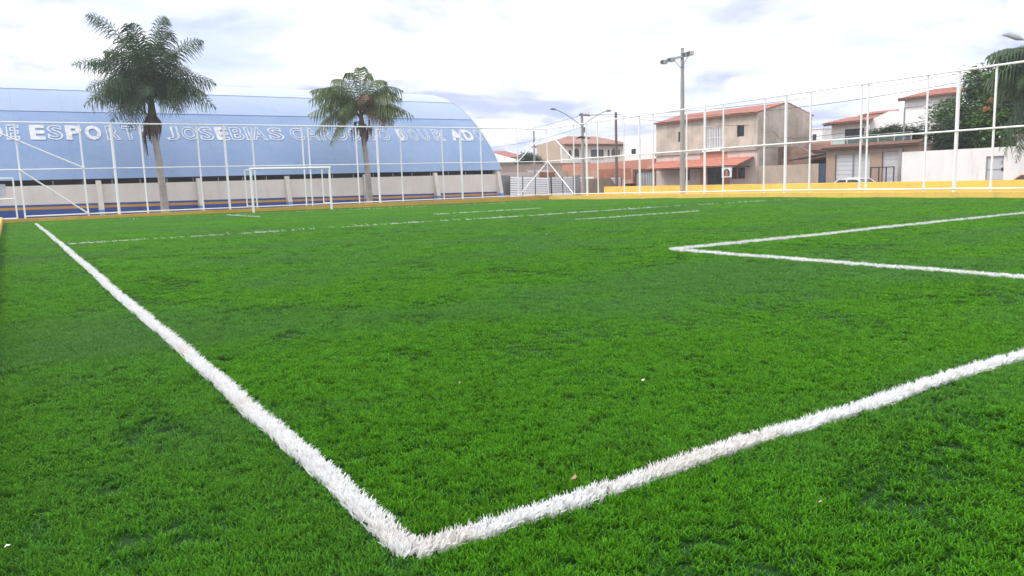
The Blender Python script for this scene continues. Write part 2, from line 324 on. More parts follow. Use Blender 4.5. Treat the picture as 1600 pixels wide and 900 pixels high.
# ------------------------------------------------------------------ ground, platform, street
G0 = -0.9
MB().box(-900, 900, -900, 900, G0 - 2, G0 - 0.008).build('ground', earth, kind='structure')
def fx(y): return 28.2 + 0.085 * (y - 10)          # the street-side fence line
yA, yB = -12.0, 41.75
def sm(t):
    t = np.clip(t, 0, 1); return t * t * (3 - 2 * t)
def gz(x, y): return -(0.05 + 0.13 * sm((np.asarray(x, float) - 2) / 26)) * sm((np.asarray(y, float) - 20) / 20)   # the pitch falls a little to its far corner
pm = MB(); nx_, ny_ = 24, 40
for j in range(ny_ + 1):
    yy = yA + (yB - yA) * j / ny_
    for i in range(nx_ + 1):
        xx = -8 + (fx(yy) + 0.15 + 8) * i / nx_; pm.v.append((xx, yy, -0.032 + float(gz(xx, yy))))
pm.f = [(j * (nx_ + 1) + i, j * (nx_ + 1) + i + 1, (j + 1) * (nx_ + 1) + i + 1, (j + 1) * (nx_ + 1) + i) for j in range(ny_) for i in range(nx_)]
pm.build('pitch', turf_mat, kind='structure', smooth=True)
MB().prism([(-8, yA, G0 - .1), (fx(yA) + 0.15, yA, G0 - .1), (fx(yB) + 0.15, yB, G0 - .1), (-8, yB, G0 - .1)], (0, 0, 0.7)).build('platform', paving, kind='structure')
MB().box(33.5, 40.3, -60, 140, G0 - 0.2, G0).build('street', asphalt, kind='structure')
MB().box(40.3, 42.4, -60, 60, G0 - 0.2, G0 + 0.13).build('pavement', paving, kind='structure')
MB().box(36.8, 36.92, -60, 140, G0 - 0.1, G0 + 0.004).build('road_marking', white_paint, kind='structure')

# ------------------------------------------------------------------ artificial turf (points carry instanced tufts, one object)
def tuft(nbl, rad, length, width, lean, bias=(0, 0)):
    V = []; F = []; Sh = []; Al = []
    for i in range(nbl):
        a = rng.uniform(0, 2 * PI); r = rad * math.sqrt(rng.uniform()); x, y = r * math.cos(a), r * math.sin(a)
        th = rng.uniform(0, 2 * PI); ln = length * rng.uniform(0.65, 1.15); le = rng.uniform(lean[0], lean[1])
        dx, dy = math.cos(th) * math.sin(le) + bias[0], math.sin(th) * math.sin(le) + bias[1]
        wa = rng.uniform(0, PI); wx, wy = math.cos(wa) * width / 2, math.sin(wa) * width / 2
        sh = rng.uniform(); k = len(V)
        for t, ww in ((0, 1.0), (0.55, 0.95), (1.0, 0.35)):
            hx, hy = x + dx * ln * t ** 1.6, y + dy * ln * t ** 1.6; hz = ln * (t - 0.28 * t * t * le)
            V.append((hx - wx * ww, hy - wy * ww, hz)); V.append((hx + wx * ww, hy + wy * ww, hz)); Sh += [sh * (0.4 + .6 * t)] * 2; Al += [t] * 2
        F += [k, k + 1, k + 3, k + 2, k + 2, k + 3, k + 5, k + 4]
    return V, F, Sh, Al
def turf_group():
    g = bpy.data.node_groups.new('turf_instancer', 'GeometryNodeTree')
    g.interface.new_socket('Geometry', in_out='INPUT', socket_type='NodeSocketGeometry'); g.interface.new_socket('Geometry', in_out='OUTPUT', socket_type='NodeSocketGeometry')
    gi = g.nodes.new('NodeGroupInput'); go = g.nodes.new('NodeGroupOutput'); K = g.links.new
    def named(nm, typ):
        n = g.nodes.new('GeometryNodeInputNamedAttribute'); n.data_type = typ; n.inputs['Name'].default_value = nm; return n.outputs[0]
    kd = named('kind_id', 'INT')
    join = g.nodes.new('GeometryNodeJoinGeometry')
    def sep(val):
        cmp_ = g.nodes.new('FunctionNodeCompare'); cmp_.data_type = 'INT'; cmp_.operation = 'EQUAL'
        ins = [i for i in cmp_.inputs if i.type == 'INT']; K(kd, ins[0]); ins[1].default_value = val
        s = g.nodes.new('GeometryNodeSeparateGeometry'); s.domain = 'POINT'; K(gi.outputs[0], s.inputs['Geometry']); K(cmp_.outputs[0], s.inputs['Selection']); return s.outputs[0]
    for v in (3, 2, 1):
        ti = g.nodes.new('GeometryNodeGeometryToInstance'); K(sep(v), ti.inputs[0]); K(ti.outputs[0], join.inputs[0])
    mp_ = g.nodes.new('GeometryNodeMeshToPoints'); K(sep(0), mp_.inputs[0])
    io = g.nodes.new('GeometryNodeInstanceOnPoints'); K(mp_.outputs[0], io.inputs['Points']); K(join.outputs[0], io.inputs['Instance'])
    io.inputs['Pick Instance'].default_value = True; K(named('pick', 'INT'), io.inputs['Instance Index'])
    e2r = g.nodes.new('FunctionNodeEulerToRotation'); K(named('rot', 'FLOAT_VECTOR'), e2r.inputs[0]); K(e2r.outputs[0], io.inputs['Rotation']); K(named('scl', 'FLOAT_VECTOR'), io.inputs['Scale'])
    K(io.outputs[0], go.inputs[0]); return g
TG = turf_group()
def turf_object(name, pts, rot, scl, tint, m, tuftargs):
    V = []; F = []; Sh = []; Kd = []; Al = []
    for k in (1, 2, 3):
        v, f, s, al_ = tuft(*tuftargs); Al += al_; F += [i + len(V) for i in f]; V += v; Sh += s; Kd += [k] * len(v)
    nt_ = len(V); n = len(pts); al = np.vstack([np.array(V), pts])
    z3 = np.zeros((nt_, 3))
    me = fast_mesh(name, al, F, 4, m, {'kind_id': ('INT', np.concatenate([Kd, np.zeros(n)])), 'pick': ('INT', np.concatenate([np.zeros(nt_), rng.integers(0, 3, n)])),
        'rot': ('FLOAT_VECTOR', np.vstack([z3, rot])), 'scl': ('FLOAT_VECTOR', np.vstack([z3 + 1, scl])), 'tint': ('FLOAT', np.concatenate([np.zeros(nt_), tint])), 'shade': ('FLOAT', np.concatenate([Sh, np.zeros(n)])), 'along': ('FLOAT', np.concatenate([Al, np.zeros(n)]))})
    o = bpy.data.objects.new(name, me); C.objects.link(o); md = o.modifiers.new('tufts', 'NODES'); md.node_group = TG
    return o
def fbm(x, y, sc, seed, oct=3):
    """cheap smooth value noise, vectorised, 0..1"""
    tot = np.zeros_like(x); amp = 1; nrm = 0
    for o in range(oct):
        g = np.random.default_rng(seed + o).random((64, 64)); u = x * sc * 2 ** o + 17.3 * o; v = y * sc * 2 ** o + 9.1 * o
        iu = np.floor(u).astype(int); iv = np.floor(v).astype(int); fu = u - iu; fv = v - iv; fu = fu * fu * (3 - 2 * fu); fv = fv * fv * (3 - 2 * fv)
        a = g[iu % 64, iv % 64]; b = g[(iu + 1) % 64, iv % 64]; c = g[iu % 64, (iv + 1) % 64]; d = g[(iu + 1) % 64, (iv + 1) % 64]
        tot += amp * ((a * (1 - fu) + b * fu) * (1 - fv) + (c * (1 - fu) + d * fu) * fv); nrm += amp; amp *= 0.5
    return tot / nrm
def wig(t, seed): return (fbm(np.asarray(t, float), np.asarray(t, float) * 0 + seed, 1.3, seed, 3) - 0.5) * 0.05
# lines: (name, x0, y0, x1, y1, visible strength, label)
LINES = [('touchline', 0.0, 0.0, 0.0, 37.3, 1.0, 'long white touchline running away to the far left corner'),
         ('goal_line', 0.0, 0.0, 26.0, 0.0, 1.0, 'wide white line running right from the near corner'),
         ('penalty_box_line', 7.45, 6.35, 26.0, 6.35, 0.9, 'far side of the white box on the right'),
         ('penalty_box_line', 7.50, 6.35, 7.50, -4.0, 0.9, 'near side of the white box on the right'),
         ('centre_line', 0.15, 18.5, 27.0, 18.5, 0.52, 'faint white line crossing the pitch left to right'),
         ('centre_circle_line', 12.4, 15.0, 17.3, 15.0, 0.7, 'short faint white stroke nearer than the crossing line'),
         ('box_front_line', 12.4, 23.6, 17.3, 23.6, 0.6, 'short faint white stroke beyond the crossing line'),
         ('box_side_line', 8.05, 31.4, 8.05, 37.3, 0.7, 'short white stroke in front of the far goal'),
         ('far_goal_line', 0.2, 37.3, 27.0, 37.3, 0.22, 'barely visible white line along the far kerb')]
HW = 0.036
def near_line(x, y):
    d = np.full_like(x, 9.0)
    for n_, x0, y0, x1, y1, s_, l_ in LINES:
        if x0 == x1 or abs(x1 - x0) < 1e-6:
            lo, hi = min(y0, y1), max(y0, y1); dd = np.abs(x - x0 - wig(y, 5)); oo = np.maximum(np.maximum(lo - y, y - hi), 0)
        else:
            lo, hi = min(x0, x1), max(x0, x1); dd = np.abs(y - y0 - wig(x, 8)); oo = np.maximum(np.maximum(lo - x, x - hi), 0)
        d = np.minimum(d, np.hypot(dd, oo))
    return d
def bumpy(x, y): return (fbm(x, y, 0.45, 91, 2) - 0.5) * 0.03
# green points, density falling with distance from the near corner where it is looked at closely
D0, A0 = 2900.0, 4.0
cand = []
VD = np.array([0.541, 0.83])     # view direction over the ground
for r0, r1 in ((0.3, 1.5), (1.5, 3), (3, 5), (5, 8), (8, 12), (12, 18), (18, 26), (26, 36), (36, 52)):
    dm = D0 / (1 + (r0 / A0) ** 2); dm = max(dm, D0 / 15); area = (r1 * r1 - r0 * r0) * PI; n = int(area * dm)
    rr_ = np.sqrt(rng.uniform(r0 * r0, r1 * r1, n)); th = rng.uniform(0, 2 * PI, n); x = CAM.x + rr_ * np.cos(th); y = CAM.y + rr_ * np.sin(th)
    rho = np.maximum(D0 / (1 + (rr_ / A0) ** 2), D0 / 15); ca = (np.cos(th) * VD[0] + np.sin(th) * VD[1])
    keep = (rng.uniform(0, 1, n) < rho / dm) & (ca > math.cos(math.radians(56))) & (x > -1.2) & (x < fx(y) - 0.15) & (y < 41.4) & (y > -8)
    x, y, rho = x[keep], y[keep], rho[keep]; s = np.sqrt(D0 / rho)
    cand.append(np.stack([x, y, s], 1))
P_ = np.vstack(cand)
d = near_line(P_[:, 0], P_[:, 1]); P_ = P_[d > HW + 0.012 + 0.007 * P_[:, 2]]
x, y, s = P_.T
thin = fbm(x, y, 1.6, 33, 3); P_ = P_[(rng.uniform(0, 1, len(x)) < np.clip((thin - 0.20) * 5, 0.42, 1))]; x, y, s = P_.T; n = len(x)
band_ = fbm(x * 0.16, y * 0.9, 1.0, 27, 3)          # laid pile: soft streaks along the rolls
ht = 0.72 + 0.42 * fbm(x, y, 2.2, 51, 3) + 0.25 * (band_ - 0.5) + rng.normal(0, 0.07, n)
tint = np.clip((0.55 * fbm(x, y, 0.55, 71, 4) + 0.45 * band_ - 0.46) * 5.5, 0, 1) * 0.6 + np.where(x < 0, 0.18, 0) + rng.uniform(0, 0.20, n); tint = np.clip(tint, 0, 1)
scl = np.stack([s * rng.uniform(0.85, 1.15, n), s * rng.uniform(0.85, 1.15, n), ht * (1 + 0.06 * (s - 1))], 1)
rot = np.stack([rng.normal(0, 0.12, n) / s, rng.normal(0, 0.12, n) / s, rng.uniform(0, 2 * PI, n)], 1)
pts = np.stack([x, y, -0.034 + bumpy(x, y) + gz(x, y)], 1)
print('turf points', n)
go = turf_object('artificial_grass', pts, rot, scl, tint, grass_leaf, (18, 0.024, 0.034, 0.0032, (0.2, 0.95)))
tag(go, 'short bright green artificial grass covering the whole pitch', 'grass', kind='stuff')
for nm, x0, y0, x1, y1, st, lab in LINES:
    vert = abs(x1 - x0) < 1e-6; ln = max(abs(x1 - x0), abs(y1 - y0)); sgn = 1 if (y1 - y0 if vert else x1 - x0) > 0 else -1
    n = int(ln * 2 * HW * 9000); t = np.sort(rng.uniform(0, ln, n)); base = (y0 if vert else x0) + sgn * t
    cx = (np.full(n, x0) if vert else base); cy = (base if vert else np.full(n, y0)); dist = np.hypot(cx - CAM.x, cy - CAM.y)
    rho = 1 / (1 + (dist / 6.0) ** 2); rho = np.maximum(rho, 0.07); k = rng.uniform(0, 1, n) < rho
    gap = fbm(base, base * 0 + 3.3, 0.9, 17, 3); k &= (rng.uniform(0, 1, n) < np.clip(st * 1.25 - (1 - st) * np.clip((0.62 - gap) * 4, 0, 1.0), 0.04, 1))
    k &= (cx < fx(cy) - 0.3) & ((fbm(base, rng.uniform(0, 0.05, n) + 9, 9.0, 41, 2) > 0.12) | (dist > 6))
    cx, cy, dist, rho, base = cx[k], cy[k], dist[k], rho[k], base[k]; n = len(cx); s = np.minimum(1 / np.sqrt(rho), 3.2)
    off = rng.uniform(-HW, HW, n)
    if vert: x = cx + off + wig(base, 5); y = cy
    else: y = cy + off + wig(base, 8); x = cx
    pts = np.stack([x, y, -0.032 + bumpy(x, y) + gz(x, y)], 1)
    hz = (1.08 + 0.12 * st + rng.normal(0, 0.08, n)) * (1 + 0.03 * np.minimum(dist, 15))
    if st < 0.75: hz *= 0.93
    scl = np.stack([np.minimum(s, 1.6) if vert else s, s if vert else np.minimum(s, 1.6), hz], 1)
    rot = np.stack([rng.normal(0.0, 0.16, n), rng.normal(0.22, 0.16, n), rng.normal(0, 0.25, n)], 1)
    tint = np.clip(rng.uniform(-0.6, 0.7, n), 0, 1) ** 2
    tint = tint * 0.5 + np.clip((fbm(x, y, 2.5, 66, 2) - 0.70) * 4, 0, 0.35)
    o = turf_object(nm, pts, rot, scl, np.clip(tint, 0, 1), white_fibre, (6, 0.009, 0.036, 0.0050, (0.15, 1.0)))
    tag(o, lab, kind='structure')

# litter on the turf
def scrap(x, y, sz, m, name, label, cat, z=0.012):
    mb = MB(); k = 7; pts_ = []
    for i in range(k):
        a = 2 * PI * i / k; r = sz * rnd.uniform(0.55, 1.0); pts_.append((x + r * math.cos(a), y + r * 0.6 * math.sin(a), z + rnd.uniform(-0.3, 0.6) * sz))
    mb.add(pts_ + [(x, y, z + sz * 0.3)], [(i, (i + 1) % k, k) for i in range(k)]); o = mb.build(name, m); sm = o.modifiers.new('thickness', 'SOLIDIFY'); sm.thickness = 0.001
    return tag(o, label, cat)
scrap(1.85, 0.95, 0.018, white_paint, 'paper_scrap', 'crumpled white scrap of paper lying on the green in mid pitch', 'litter')
scrap(0.70, 0.075, 0.016, mat('dry_leaf', (0.55, 0.33, 0.2), 0.8), 'dry_leaf', 'tan dry leaf caught on the near white line', 'leaf', 0.022)
scrap(1.23, -0.57, 0.012, mat('pale_leaf', (0.6, 0.42, 0.36), 0.8), 'dry_leaf', 'small pinkish leaf on the turf at lower right, below the white line', 'leaf')
scrap(-1.04, 0.75, 0.010, white_paint, 'paper_scrap', 'tiny white sliver on the turf at the lower left edge', 'litter')
scrap(8.2, 10.6, 0.03, white_paint, 'paper_scrap', 'small pale speck on the turf beyond the box corner', 'litter')
scrap(1.05, 1.55, 0.010, MATS['pale_leaf'], 'dry_leaf', 'tiny brown speck between the paper scrap and the white line', 'leaf')

# ------------------------------------------------------------------ kerbs
k1 = MB().prism([(-1.6, 41.45, -0.9), (30.72, 41.45, -0.9), (30.72, 41.45, 0.08), (-1.6, 41.45, 0.10)], (0, 0.28, 0)).build('kerb_wall', ochre_paint, bevel=0.01)
tag(k1, 'low ochre kerb wall under the fence in front of the blue hall', 'wall')
def slantpr(y0, y1, o0, o1, z0, z1): return [(fx(y0) + o0, y0, z0), (fx(y0) + o1, y0, z0), (fx(y1) + o1, y1, z0), (fx(y1) + o0, y1, z0)], (0, 0, z1 - z0)
def kerbprof(o): return [(fx(y_) + o, y_, z_) for y_, z_ in ((yA, -.9), (yA, .21), (19, .21), (27, .17), (33, .10), (41.45, .05), (41.45, -.9))]
kp = kerbprof(-0.12); kq = kerbprof(0.16); n_k = len(kp)
k2 = MB().add(kp + kq, [tuple(range(n_k)), tuple(range(n_k, 2 * n_k))[::-1]] + [(i, n_k + i, n_k + (i + 1) % n_k, (i + 1) % n_k) for i in range(n_k)]).build('kerb_wall', yellow_paint, bevel=0.01)
tag(k2, 'low yellow kerb wall under the street-side fence', 'wall')
k3 = MB().prism(*slantpr(yA, 37.6, 1.95, 2.2, -0.9, 0.575)).build('bench_wall', yellow_paint, bevel=0.01)
tag(k3, 'taller yellow wall behind the street-side fence', 'wall')
MB().prism(*slantpr(yA, 37.6, 0.18, 1.93, -0.9, 0.16)).build('walkway', mat('walkway_yellow', (0.7, 0.43, 0.07), 0.8, 0.1, 1.0), kind='structure')
k4 = MB().box(-1.5, -1.22, -10, 41.43, -0.9, 0.21).build('kerb_wall', yellow_paint, bevel=0.01)
tag(k4, 'low yellow kerb wall along the left side of the pitch', 'wall')

# ------------------------------------------------------------------ fences
def unit_post(r, n=10):
    return MB().tube([(0, 0, 0), (0, 0, 1)], r, n).build('post', white_paint, smooth=False)
TOPZ = 4.66
f1 = thing('metal_fence', (14, 41.6, 0), 'tall white tube fence in front of the blue hall', 'fence')
thick = MB().tube([(0, 0, 0), (0, 0, 1)], 0.065, 12).build('post', white_paint, f1, local=True)
first = True
LP = [(-1.9, 1), (-0.30, 0), (2.38, 0), (3.77, 1), (5.11, 0), (7.85, 0), (9.22, 1), (10.7, 0), (13.51, 0), (13.87, 0), (16.77, 0), (18.1, 1), (19.64, 0), (22.53, 0), (23.9, 1), (25.42, 0), (28.3, 0)]
thin_m = None
for X, big in LP:
    if big:
        if first: o = thick; first = False
        else: o = share(thick)
    else:
        if thin_m is None: thin_m = MB().tube([(0, 0, 0), (0, 0, 1)], 0.040, 10).build('post', white_paint, f1, local=True); o = thin_m
        else: o = share(thin_m)
    o.location = (X - 14, 0, 0.05); o.scale = (1, 1, TOPZ - 0.05)
zr = TOPZ - 0.02
for z, r in ((zr, 0.037), (2.42, 0.030), (0.20, 0.03)):
    x1 = 30.8; x0 = -1.9 if z > 1 else -0.3
    MB().tube([(x0, 41.56, z), (x1 + 0.08, 41.56, z if z > 1 else 0.14)], r, 8).build('rail', white_paint, f1)
for a, b in (((-1.9, TOPZ - .05), (2.38, 2.46)), ((-0.3, 2.40), (2.38, 0.2)), ((30.75, TOPZ - .05), (28.3, 2.46)), ((30.75, 2.4), (28.3, 0.16))):
    MB().tube([(a[0], 41.52, a[1]), (b[0], 41.52, b[1])], 0.036, 8).build('brace', white_paint, f1)
# service gate leaf in the first bay
gt = thing('metal_gate', (-0.35, 41.6, 0.1), 'white tube framed gate leaf at the left end of the hall-side fence', 'gate')
g = MB()
for a, b in (((-1.8, .12), (-0.62, .12)), ((-1.8, 2.02), (-0.62, 2.02)), ((-1.8, 1.05), (-0.62, 1.05)), ((-1.8, .12), (-1.8, 2.02)), ((-0.62, .12), (-0.62, 2.02))):
    g.tube([(a[0], 41.5, a[1]), (b[0], 41.5, b[1])], 0.035, 8)
g.build('gate_frame', white_paint, gt)
MB().box(-1.55, -0.95, 41.47, 41.49, 1.15, 1.75).build('notice_plate', mat('pale_plate', (0.6, 0.6, 0.68), 0.6), gt)

f2 = thing('metal_fence', (29.5, 25, 0), 'tall white tube fence along the street beside the yellow walls', 'fence')
RP = [(41.6, 0), (38.35, 0), (36.85, 1), (35.63, 0), (32.89, 0), (31.41, 1), (30.18, 0), (27.38, 0), (26.0, 1), (24.67, 0), (21.98, 0), (20.71, 1), (19.34, 0), (16.79, 0), (16.49, 0), (13.96, 0), (12.78, 1), (11.46, 0), (9.0, 1), (6.5, 0), (4, 0)]
t2 = MB().tube([(0, 0, 0), (0, 0, 1)], 0.063, 12).build('post', white_paint, f2, local=True); s2 = MB().tube([(0, 0, 0), (0, 0, 1)], 0.038, 10).build('post', white_paint, f2, local=True)
ub = us_ = False
for Y, big in RP:
    if big: o = t2 if not ub else share(t2); ub = True
    else: o = s2 if not us_ else share(s2); us_ = True
    X = 30.8 if Y == 41.6 else fx(Y)
    zb_ = 0.18 if Y < 21 else 0.03; o.location = (X - 29.5, Y - 25, zb_); o.scale = (1, 1, (4.68 if Y > 30 else 4.55) - zb_)
for z0, zm, z1, r in ((4.54, 4.60, 4.66, 0.038), (2.42, 2.43, 2.44, 0.032), (0.33, 0.31, 0.14, 0.032)):
    MB().tube([(fx(4) - .06, 4, z0), (fx(21) - .06, 21, zm), (fx(41.6) - .06, 41.6, z1)], r, 8).build('rail', white_paint, f2)
for a, b in (((41.6, 4.6), (38.35, 2.46)), ((41.5, 2.4), (38.35, 0.18))):
    MB().tube([(fx(a[0]) - .1, a[0], a[1]), (fx(b[0]) - .1, b[0], b[1])], 0.036, 8).build('brace', white_paint, f2)

# ------------------------------------------------------------------ far goal
gl = thing('football_goal', (11.98, 39.2, 0), 'white tubular goal without a net before the blue hall', 'goal')
gp = MB().tube([(9.85, 39.2, -0.12), (9.85, 39.2, 2.2)], 0.062, 12).build('post', white_paint, gl)
share(gp, loc=(4.27, 0, 0))
MB().tube([(9.79, 39.2, 2.2), (14.18, 39.2, 2.2)], 0.060, 12).build('crossbar', white_paint, gl)
rp = MB().tube([(9.85, 40.4, 0.18), (9.85, 40.4, 2.16)], 0.035, 8).build('rear_post', white_paint, gl); share(rp, loc=(4.27, 0, 0))
for zz_ in (0.26, 2.17):
    sb = MB().tube([(9.85, 39.2, zz_), (9.85, 40.42, zz_)], 0.03, 8).build('side_bar', white_paint, gl); share(sb, loc=(4.27, 0, 0))

# ------------------------------------------------------------------ sports hall
hall = thing('sports_hall', (11, 46, G0), 'long hall under a pale blue barrel roof lettered in white', 'building')
HX0, HX1, CY, CZ, RR = -12.7, 29.75, 59.0, -7.2, 15.95
YE = 46.0; ZE = 1.96
MB().box(HX0, HX1 - 0.25, YE, YE + 0.2, G0, 1.69).build('wall', cream_wall, hall)
def band(za, zb, d0, d1, e_): # z at x=4 and fall towards x=26, as the dado is painted along the sloping ground
    sl = lambda X, z: z - 0.0095 * (X - 4)
    return MB().prism([(HX0, YE - d1, sl(HX0, za)), (HX1 - e_, YE - d1, sl(HX1, za)), (HX1 - e_, YE - d1, sl(HX1, zb)), (HX0, YE - d1, sl(HX0, zb))], (0, d1 - d0, 0))
band(-0.6, 0.66, 0, 0.014, 0.2).build('painted_band', blue_band, hall)
band(0.40, 0.54, 0.014, 0.022, 0.18).build('painted_band', orange_band, hall, 'orange stripe along the blue dado')
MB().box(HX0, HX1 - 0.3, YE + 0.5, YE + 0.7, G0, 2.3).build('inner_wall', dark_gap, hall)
MB().box(HX0, HX1 - 0.3, YE + 0.02, YE + 0.5, 1.68, 1.70).build('wall_cap', cream_trim, hall)
# gable ends
gab = [(HX1 - 0.25, YE + 0.05, G0)] + [(HX1 - 0.25, CY + (RR - 0.15) * math.cos(a), CZ + (RR - 0.15) * math.sin(a)) for a in np.linspace(PI - 0.625, 0.625, 26)] + [(HX1 - 0.25, 72, G0)]
MB().prism(gab, (-0.2, 0, 0)).build('gable_wall', cream_wall, hall)
a0 = PI - math.asin((ZE - CZ + 0.03) / RR); 
def arc(a, r=RR): return (CY + r * math.cos(a), CZ + r * math.sin(a))
def sheet(x0, x1, aa, ab, ra, rb, n=7, th=0.03):
    mb = MB(); vs = []
    for i in range(n + 1):
        t = i / n; a = aa + (ab - aa) * t; r = ra + (rb - ra) * t
        for xx in (x0, x1):
            for q_ in (0, -th):
                yy, zz = arc(a, r + q_); vs.append((xx, yy, zz))
    fs = []
    for i in range(n):
        k = 4 * i; fs += [(k, k + 2, k + 6, k + 4), (k + 1, k + 5, k + 7, k + 3), (k, k + 4, k + 5, k + 1), (k + 2, k + 3, k + 7, k + 6)]
    fs += [(0, 1, 3, 2), (4 * n, 4 * n + 2, 4 * n + 3, 4 * n + 1)]
    return mb.add(vs, fs)
def ang(z): return PI - math.asin((z - CZ) / RR)
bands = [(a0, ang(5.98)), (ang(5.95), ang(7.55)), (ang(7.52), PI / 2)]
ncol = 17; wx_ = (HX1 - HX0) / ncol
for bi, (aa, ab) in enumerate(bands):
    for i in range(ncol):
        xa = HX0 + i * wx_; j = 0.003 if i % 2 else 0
        sheet(xa + 0.0015, xa + wx_ - 0.0015, aa, ab, RR + 0.02 + j * .5, RR - 0.012 + j * .5).build('roof_sheet', (blue_roof, mid_roof, sheen_roof)[bi], hall, smooth=True)
sheet(HX0, HX1, PI / 2, 0.62, RR, RR, 20).build('rear_roof', blue_roof, hall, smooth=True)
sheet(HX1 - 0.05, HX1 + 0.03, a0 + 0.0, 0.7, RR + 0.035, RR + 0.035, 40, 0.12).build('verge_trim', mat('pale_blue_trim', (0.38, 0.46, 0.58), 0.5), hall)
for i in range(-3, 6):
    X = 3.35 + 5.22 * i
    MB().prism([(X - .13, YE - 0.80, G0), (X - .13, YE + .1, G0), (X - .13, YE + .1, 1.9), (X - .13, YE - 0.12, 1.9)], (0.26, 0, 0)).build('buttress', cream_trim, hall)
    MB().prism([(X - .135, YE - 0.804, G0), (X - .135, YE - .1, G0), (X - .135, YE - .1, 0.30), (X - .135, YE - 0.522, 0.30)], (0.27, 0, 0)).build('buttress_paint', mat('faded_blue', (0.16, 0.33, 0.62), 0.6), hall)
# open strip struts under the eave
es = MB().box(HX0 + 1.1, HX0 + 1.15, YE + 0.05, YE + 0.1, 1.71, 1.93).build('eave_strut', grey_metal, hall)
for i in range(1, 30): share(es, loc=(i * 1.42, 0, 0))
# lettering, laid on the curve of the roof
LET = [('D', -1.55, -0.77, 'f'), ('E', -0.62, -0.01, 'o'), ('E', .47, 1.20, 'f'), ('S', 1.30, 2.06, 'o'), ('P', 2.19, 3.01, 'f'), ('O', 3.14, 3.98, 'f'), ('R', 4.22, 4.98, 'o'), ('T', 5.05, 5.83, 'o'), ('E', 5.95, 6.65, 'o'),
       ('J', 7.40, 8.15, 'o'), ('O', 8.30, 9.2, 'o'), ('S', 9.3, 10.15, 'o'), ('E', 10.28, 11.05, 'p'), ('B', 11.15, 11.98, 'o'), ('I', 12.08, 12.36, 'o'), ('A', 12.43, 13.4, 'o'), ('S', 13.5, 14.5, 'o'),
       ('C', 14.94, 15.84, 'o'), ('A', 15.95, 16.85, 'o'), ('R', 16.98, 17.85, 'o'), ('D', 18.0, 18.85, 'o'), ('O', 18.98, 19.85, 'o'), ('S', 19.98, 20.9, 'o'), ('O', 21.05, 22.0, 'o'),
       ('D', 22.6, 23.35, 'p'), ('O', 23.48, 24.2, 'o'), ('U', 24.35, 25.1, 'o'), ('R', 25.45, 26.35, 'o'), ('A', 26.85, 27.85, 'f'), ('D', 27.97, 28.8, 'f'), ('O', 28.9, 29.62, 'o')]
def glyph(ch, outline):
    cu = bpy.data.curves.new('glyph', 'FONT'); cu.body = ch; cu.size = 1; cu.resolution_u = 3
    if outline: cu.fill_mode = 'NONE'; cu.offset = 0.02; cu.bevel_depth = 0.027; cu.bevel_resolution = 0
    else: cu.fill_mode = 'BOTH'; cu.extrude = 0.004; cu.offset = 0.035
    o = bpy.data.objects.new('glyph', cu); dg = bpy.context.evaluated_depsgraph_get()
    C.objects.link(o); dg.update(); me = o.evaluated_get(dg).to_mesh(); vs = [v.co.copy() for v in me.vertices]; fs = [tuple(p.vertices) for p in me.polygons]
    o.evaluated_get(dg).to_mesh_clear(); C.objects.unlink(o); bpy.data.objects.remove(o); bpy.data.curves.remove(cu); return vs, fs
aL = ang(4.20); HL = 1.30
for ch, xa, xb, st in LET:
    for part_outline in ((False, True) if st == 'f' else (True,) if st == 'o' else (True, False)):
        vs, fs = glyph(ch, part_outline); mnx = min(v.x for v in vs); mxx_ = max(v.x for v in vs); mny = min(v.y for v in vs); mxy = max(v.y for v in vs)
        o2 = []
        for v in vs:
            X = xa + (v.x - mnx) / max(mxx_ - mnx, 1e-4) * (xb - xa); s_ = (v.y - mny) / (mxy - mny) * HL
            if st == 'p' and not part_outline: X = xa + (X - xa) * 0.55 + 0.04
            yy, zz = arc(aL - s_ / RR, RR + 0.026 + (v.z * 0.05 if part_outline else v.z)); o2.append((X, yy, zz))
        MB().add(o2, fs).build('letter', letter_white if st == 'f' or (st == 'p' and not part_outline) else letter_faded, hall)

